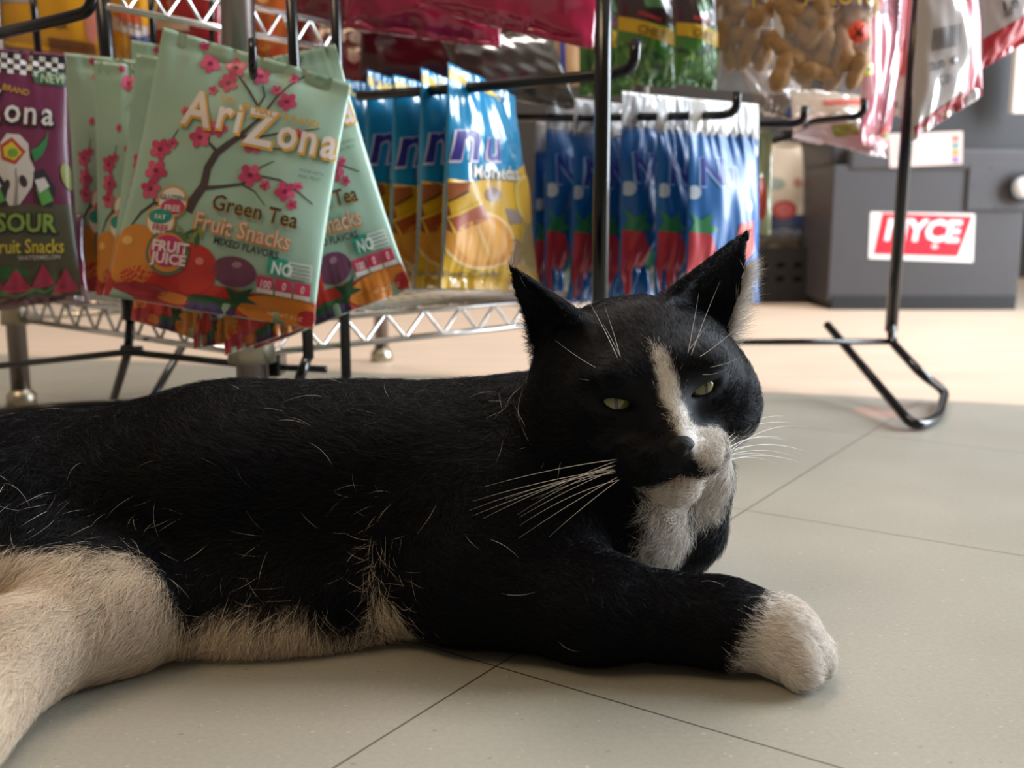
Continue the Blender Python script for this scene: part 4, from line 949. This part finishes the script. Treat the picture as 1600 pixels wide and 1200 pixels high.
# smooth vertex normals
VN = np.zeros_like(V)
for i in range(3): np.add.at(VN, T3[:, i], CR)
VN /= np.maximum(np.linalg.norm(VN, axis=1), 1e-12)[:, None]
PC = np.array([p[0] for p in PRIMS]); PF = np.array([p[1] for p in PRIMS]); PL = np.array([p[2] for p in PRIMS]); PR = np.array([p[3] for p in PRIMS])
NOSE = np.array(H(0, -.056, -.016)); EYEC = [np.array(H(.0205*s_, -.034, .0015)) for s_ in (-1, 1)]
def flow_at(X):
    f = np.zeros_like(X); l = np.zeros(len(X)); ws = np.zeros(len(X))
    for c, fl, ln, r in zip(PC, PF, PL, PR):
        d = np.linalg.norm(X-c, axis=1)/(r+.012); w = np.exp(-d*d*1.3)+1e-12
        f += w[:, None]*fl; l += w*ln; ws += w
    f /= ws[:, None]; l /= ws
    # the face: away from the nose
    h = loc_h(X); hw = np.exp(-np.maximum(0, np.linalg.norm(h/np.array([.058, .056, .050]), axis=1)-.75)*6)
    ff = X-NOSE; ff /= np.maximum(np.linalg.norm(ff, axis=1), 1e-9)[:, None]
    inear = np.zeros(len(X))
    for base, up, out, wid, Hh in EARS:
        q = X-base; t = q@up/Hh
        inear = np.maximum(inear, np.clip((t-.10)*4, 0, 1)*(np.linalg.norm(q-np.outer(q@up, up), axis=1) < .03))
    hw = hw*(1-inear)
    return f*(1-hw[:, None])+ff*hw[:, None]*.9, l, hw, inear
def sample(n, wt):
    p = AR*wt; p = p/p.sum(); t = RNG.choice(len(T3), n, p=p)
    u = RNG.random((n, 2)); m = u.sum(1) > 1; u[m] = 1-u[m]; a = 1-u.sum(1)
    w = np.stack([a, u[:, 0], u[:, 1]], 1); tri = T3[t]
    X = (V[tri]*w[..., None]).sum(1); N = (VN[tri]*w[..., None]).sum(1); N /= np.linalg.norm(N, axis=1)[:, None]
    return X, N
def build_fur(name, X, N, L, lift, curl, rad, rgb, mt, K=5, messy=.27, label=None):
    n = len(X); fl, _, hw, ie = flow_at(X)
    T = fl - (fl*N).sum(1)[:, None]*N; T += RNG.normal(size=(n, 3))*messy*(.35+.65*(1-hw[:, None]))
    clump = np.stack([vnoise(X, 330, 20+i) for i in range(3)], 1)*.55; T += clump*(1-.45*hw[:, None])
    T -= (T*N).sum(1)[:, None]*N; T /= np.maximum(np.linalg.norm(T, axis=1), 1e-6)[:, None]
    B = np.cross(N, T); cv = RNG.normal(size=n)*curl
    s = np.linspace(0, 1, K)[None, :, None]; L = L[:, None, None]
    lf = (lift*(1+.3*RNG.normal(size=n)))[:, None, None]
    pts = X[:, None, :] - N[:, None, :]*.0003 + L*(s*(T[:, None, :]*(1-.3*lf) + N[:, None, :]*lf) - (s**2)*N[:, None, :]*lf*.72 + (s**2)*B[:, None, :]*cv[:, None, None])
    pts[..., 2] = np.maximum(pts[..., 2], .0006+.0008*RNG.random((n, 1)))
    hc = bpy.data.hair_curves.new(name); hc.add_curves([K]*n)
    hc.attributes['position'].data.foreach_set('vector', pts.astype(np.float32).ravel())
    ra = hc.attributes.new('radius', 'FLOAT', 'POINT') if 'radius' not in hc.attributes else hc.attributes['radius']
    prof = np.clip(1.05-np.linspace(0, 1, K)**2.2, .12, 1)
    ra.data.foreach_set('value', (rad[:, None]*prof[None]).astype(np.float32).ravel())
    ca = hc.attributes.new('coat', 'FLOAT_COLOR', 'CURVE')
    ca.data.foreach_set('color', np.concatenate([rgb, np.ones((n, 1))], 1).astype(np.float32).ravel())
    hc.materials.append(mt)
    off = parent_world(cat); o = bpy.data.objects.new(name, hc); COL.objects.link(o); o.parent = cat; o.location = -off
    if label: o['label'] = label
    return o
def fur_mat(name):
    m = bpy.data.materials.new(name); m.use_nodes = True; nt = m.node_tree
    b = nt.nodes['Principled BSDF']; a = nt.nodes.new('ShaderNodeAttribute'); a.attribute_name = 'coat'
    hi = nt.nodes.new('ShaderNodeHairInfo'); hs = nt.nodes.new('ShaderNodeHueSaturation')
    mr = nt.nodes.new('ShaderNodeMapRange'); mr.inputs['To Min'].default_value = .72; mr.inputs['To Max'].default_value = 1.15
    nt.links.new(hi.outputs['Random'], mr.inputs['Value']); nt.links.new(mr.outputs[0], hs.inputs['Value'])
    nt.links.new(a.outputs['Color'], hs.inputs['Color']); nt.links.new(hs.outputs[0], b.inputs['Base Color'])
    b.inputs['Roughness'].default_value = .38; b.inputs['Specular IOR Level'].default_value = .16
    return m
FM = fur_mat('cat_fur')
DENS = 1.0
cen = (A+B_+C_)/3
def shut(X):
    """hair length factor near the eyes and the nose"""
    f = np.ones(len(X)); h = loc_h(X)
    for s_ in (-1, 1):
        q = h-np.array([.0205*s_, -.034, .0015]); a = math.radians(s_*-17); 
        x = q[:, 0]*math.cos(a) - q[:, 2]*math.sin(a); z = q[:, 0]*math.sin(a)+q[:, 2]*math.cos(a)
        e = np.sqrt((x/.0095)**2+(z/.0048)**2+(q[:, 1]/.014)**2); f = np.minimum(f, np.clip((e-.85)*1.1, 0, 1))
    e = np.linalg.norm((h-np.array([0, -.056, -.0165]))/np.array([.0065, .008, .0055]), axis=1)
    f = np.minimum(f, np.clip((e-.85)*1.2, 0, 1)); return f
wt = np.where(cen[:, 2] < .003, .05, 1.0)*np.where(cen[:, 1] > .57, .5, 1.0)
wt *= np.where(np.linalg.norm(cen-HCn, axis=1) < .08, 1.9, 1.0)
X, N = sample(int(430000*DENS), wt)
fl, L, hw, ie = flow_at(X); sh = shut(X)
L = L*np.where(hw > .5, .8, 1)*(.65+.5*RNG.random(len(X)))*(1-.35*ie)
h = loc_h(X); mz = np.exp(-((h-np.array([0, -.05, -.018]))**2).sum(1)/.014**2); L *= (1-.55*mz)*np.clip(sh, 0, 1)
keep = (sh > .04) & (L > .0008); X, N, L, mz = X[keep], N[keep], L[keep], mz[keep]; hw = hw[keep]; ie = ie[keep]
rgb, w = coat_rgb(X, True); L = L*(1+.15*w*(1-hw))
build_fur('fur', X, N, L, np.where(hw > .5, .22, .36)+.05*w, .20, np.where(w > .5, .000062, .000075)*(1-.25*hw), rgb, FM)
# long pale guard hairs scattered over the black flank and back
X, N = sample(11000, np.where(cen[:, 2] < .01, 0.02, 1.0))
d = white_field(X); h = loc_h(X); onh = np.linalg.norm(h, axis=1) < .066
pr = np.where(d < .014, .32, .020)*(~onh)*(X[:, 2] > .006)*(d > .0005)*np.where(X[:, 0] > .02, .3, 1)
nk = d_cap(X, P(795, 600, .50), P(870, 745, .46), .010, .010) < 0; pr = np.where(nk & (X[:, 1] < .52), .35, pr); pr = np.where((X[:, 0] < -.11) & (d < .035) & (d > .001), .30, pr)
k = RNG.random(len(X)) < pr; X, N = X[k], N[k]; n = len(X)
build_fur('guard_hair', X, N, np.where(d[k] < .014, .006+.009*RNG.random(n), .010+.011*RNG.random(n)), np.full(n, .40), .30, np.full(n, .000075), np.tile([.62, .58, .55], (n, 1)), FM, K=7, messy=.25, label='scattered long white hairs in the black coat')
# edge tufts: ear fringe
def strands(name, roots, dirs, L, rad, rgb, bend, K=7, parent=cat, label=None):
    n = len(roots); s = np.linspace(0, 1, K)[None, :, None]
    pts = roots[:, None, :] + L[:, None, None]*(s*dirs[:, None, :] + s**2*bend[:, None, :])
    hc = bpy.data.hair_curves.new(name); hc.add_curves([K]*n)
    hc.attributes['position'].data.foreach_set('vector', pts.astype(np.float32).ravel())
    ra = hc.attributes.new('radius', 'FLOAT', 'POINT') if 'radius' not in hc.attributes else hc.attributes['radius']
    ra.data.foreach_set('value', (rad*np.clip(1.02-np.linspace(0, 1, K)**1.5, .12, 1)[None]*np.ones((n, 1))).astype(np.float32).ravel())
    ca = hc.attributes.new('coat', 'FLOAT_COLOR', 'CURVE'); ca.data.foreach_set('color', np.concatenate([np.tile(rgb, (n, 1)), np.ones((n, 1))], 1).astype(np.float32).ravel())
    hc.materials.append(FM); o = bpy.data.objects.new(name, hc); COL.objects.link(o); o.parent = parent; o.location = -parent_world(parent)
    if label: o['label'] = label
    return o
for base, up, out, wid, Hh in EARS[1:]:
    n = 1100; t = RNG.random(n)*.75-.05; sd = np.where(RNG.random(n) < .75, 1, -1)*1.0
    half = .024*(1-t)**.8+.0015
    front = wid*np.sign((wid@np.array(HR @ Vector((1, 0, 0)))))     # the outer rim of the ear
    r = base + t[:, None]*Hh*up + front*(half*.86)[:, None]*np.ones((n, 3)) + out*.0006
    dv = up*.55 + front*.25 + out*.25; dr = dv + RNG.normal(size=(n, 3))*.22; dr /= np.linalg.norm(dr, axis=1)[:, None]
    strands('ear_fringe', r, dr, .007+.010*RNG.random(n)*(1-t), .00009, [.78, .74, .70], RNG.normal(size=(n, 3))*.10 + up*.15)

# whiskers and brow hairs
def whisk(name, lst, rad, label):
    roots = np.array([l[0] for l in lst]); dirs = np.array([l[1] for l in lst]); L = np.array([l[2] for l in lst]); b = np.array([l[3] for l in lst])
    strands(name, roots, dirs, L, rad, [.80, .77, .74], b, K=10, label=label)
wh = []
for i in range(13):           # the cat's right side of the face, left in the photo: back over the shoulder
    a = P(972+RNG.normal()*9 , 716+i*2.6+RNG.normal()*3, .445); e = P(742+RNG.uniform(-20, 120), 778+i*4+RNG.uniform(-30, 25), .435)
    v = np.array(e-a); l = np.linalg.norm(v); bd = np.array([0, 0, -.10+.05*RNG.normal()])
    wh.append((np.array(a), v/l-bd, l, bd))
for i in range(13):           # the other side
    a = P(1112+RNG.normal()*12, 700+i*2.8, .455); e = P(1215+RNG.uniform(-10, 50), 655+i*6.5+RNG.uniform(-10, 10), .50)
    v = np.array(e-a); l = np.linalg.norm(v); bd = np.array([.05, 0, -.28])
    wh.append((np.array(a), v/l-bd, l, bd))
whisk('whiskers', wh, .00014, 'long white whiskers')
br = []
for (x0, y0, x1, y1, bx, bz) in ((978, 590, 915, 462, .1, .1), (975, 580, 945, 480, .08, .1), (968, 592, 868, 532, -.1, -.15), (980, 590, 905, 592, -.1, -.2), (975, 570, 942, 505, 0, .1),
                                 (1078, 560, 1125, 440, .1, .2), (1075, 552, 1092, 458, .08, .1), (1080, 566, 1180, 485, .1, -.15), (1088, 575, 1168, 552, .1, -.3), (1082, 583, 1130, 580, .1, -.3), (1078, 545, 1110, 500, .05, 0)):
    a = P(x0, y0, .452); e = P(x1, y1, .447); v = np.array(e-a); l = np.linalg.norm(v); bd = np.array([bx*-.3, 0, -bz])
    br.append((np.array(a), v/l-bd, l, bd))
whisk('brow_hairs', br, .00014, 'long white brow hairs')

# eyes
def eye_mat():
    m = bpy.data.materials.new('eye'); m.use_nodes = True; nt = m.node_tree; b = nt.nodes['Principled BSDF']; N_ = nt.nodes; L_ = nt.links
    tc = N_.new('ShaderNodeTexCoord'); sp = N_.new('ShaderNodeSeparateXYZ'); L_.new(tc.outputs['Object'], sp.inputs[0])
    def mth(op, a, b2=None):
        n = N_.new('ShaderNodeMath'); n.operation = op
        for i, v in enumerate((a, b2)):
            if v is None: continue
            if isinstance(v, (int, float)): n.inputs[i].default_value = v
            else: L_.new(v, n.inputs[i])
        return n.outputs[0]
    r = mth('SQRT', mth('ADD', mth('POWER', sp.outputs[0], 2.0), mth('POWER', sp.outputs[2], 2.0)))
    cr = N_.new('ShaderNodeValToRGB'); L_.new(mth('DIVIDE', r, .0075), cr.inputs[0])
    cr.color_ramp.elements[0].position = .2; cr.color_ramp.elements[0].color = C4('#6a6630'); cr.color_ramp.elements[1].position = .8; cr.color_ramp.elements[1].color = C4('#545829')
    e = cr.color_ramp.elements.new(.9); e.color = C4('#1d1c10')
    el = mth('ADD', mth('POWER', mth('DIVIDE', sp.outputs[0], .0008), 2.0), mth('POWER', mth('DIVIDE', sp.outputs[2], .0050), 2.0))
    pu = mth('LESS_THAN', el, 1.0); mx = N_.new('ShaderNodeMix'); mx.data_type = 'RGBA'; L_.new(pu, mx.inputs['Factor']); L_.new(cr.outputs[0], mx.inputs['A']); mx.inputs['B'].default_value = (.003, .003, .003, 1)
    L_.new(mx.outputs['Result'], b.inputs['Base Color']); b.inputs['Roughness'].default_value = .25; b.inputs['Coat Weight'].default_value = 1; b.inputs['Coat Roughness'].default_value = .02
    return m
EM = eye_mat()
for s_, c in EYES:
    bm = bmesh.new(); bmesh.ops.create_uvsphere(bm, u_segments=40, v_segments=24, radius=.0088); me = bm_mesh(bm)
    o = bpy.data.objects.new('eye', me); COL.objects.link(o); me.materials.append(EM); me.shade_smooth(); o.parent = cat
    o.location = c - parent_world(cat); o.rotation_euler = (HR @ Matrix.Rotation(math.radians(s_*8), 3, 'Z')).to_euler()
# nose leather
bm = bmesh.new(); bmesh.ops.create_uvsphere(bm, u_segments=32, v_segments=20, radius=1)
for v in bm.verts:
    x, y, z = v.co; w_ = 1.0 if z > 0 else 1+.55*z
    nos = .0
    for s_ in (-1, 1): nos += .30*math.exp(-(((x-.48*s_)/.2)**2+((z+.25)/.22)**2)) if y < 0 else 0
    v.co = (x*.0064*w_, y*.0045*(1-nos), z*.0048)
me_ = bm_mesh(bm); me_.transform(Matrix.Translation(H(0, -.0535, -.0165)) @ HR.to_4x4())
link('nose', me_, mat('nose_leather', C4('#0a0808'), .65, spec=.3, bump=.4, bscale=900), cat)
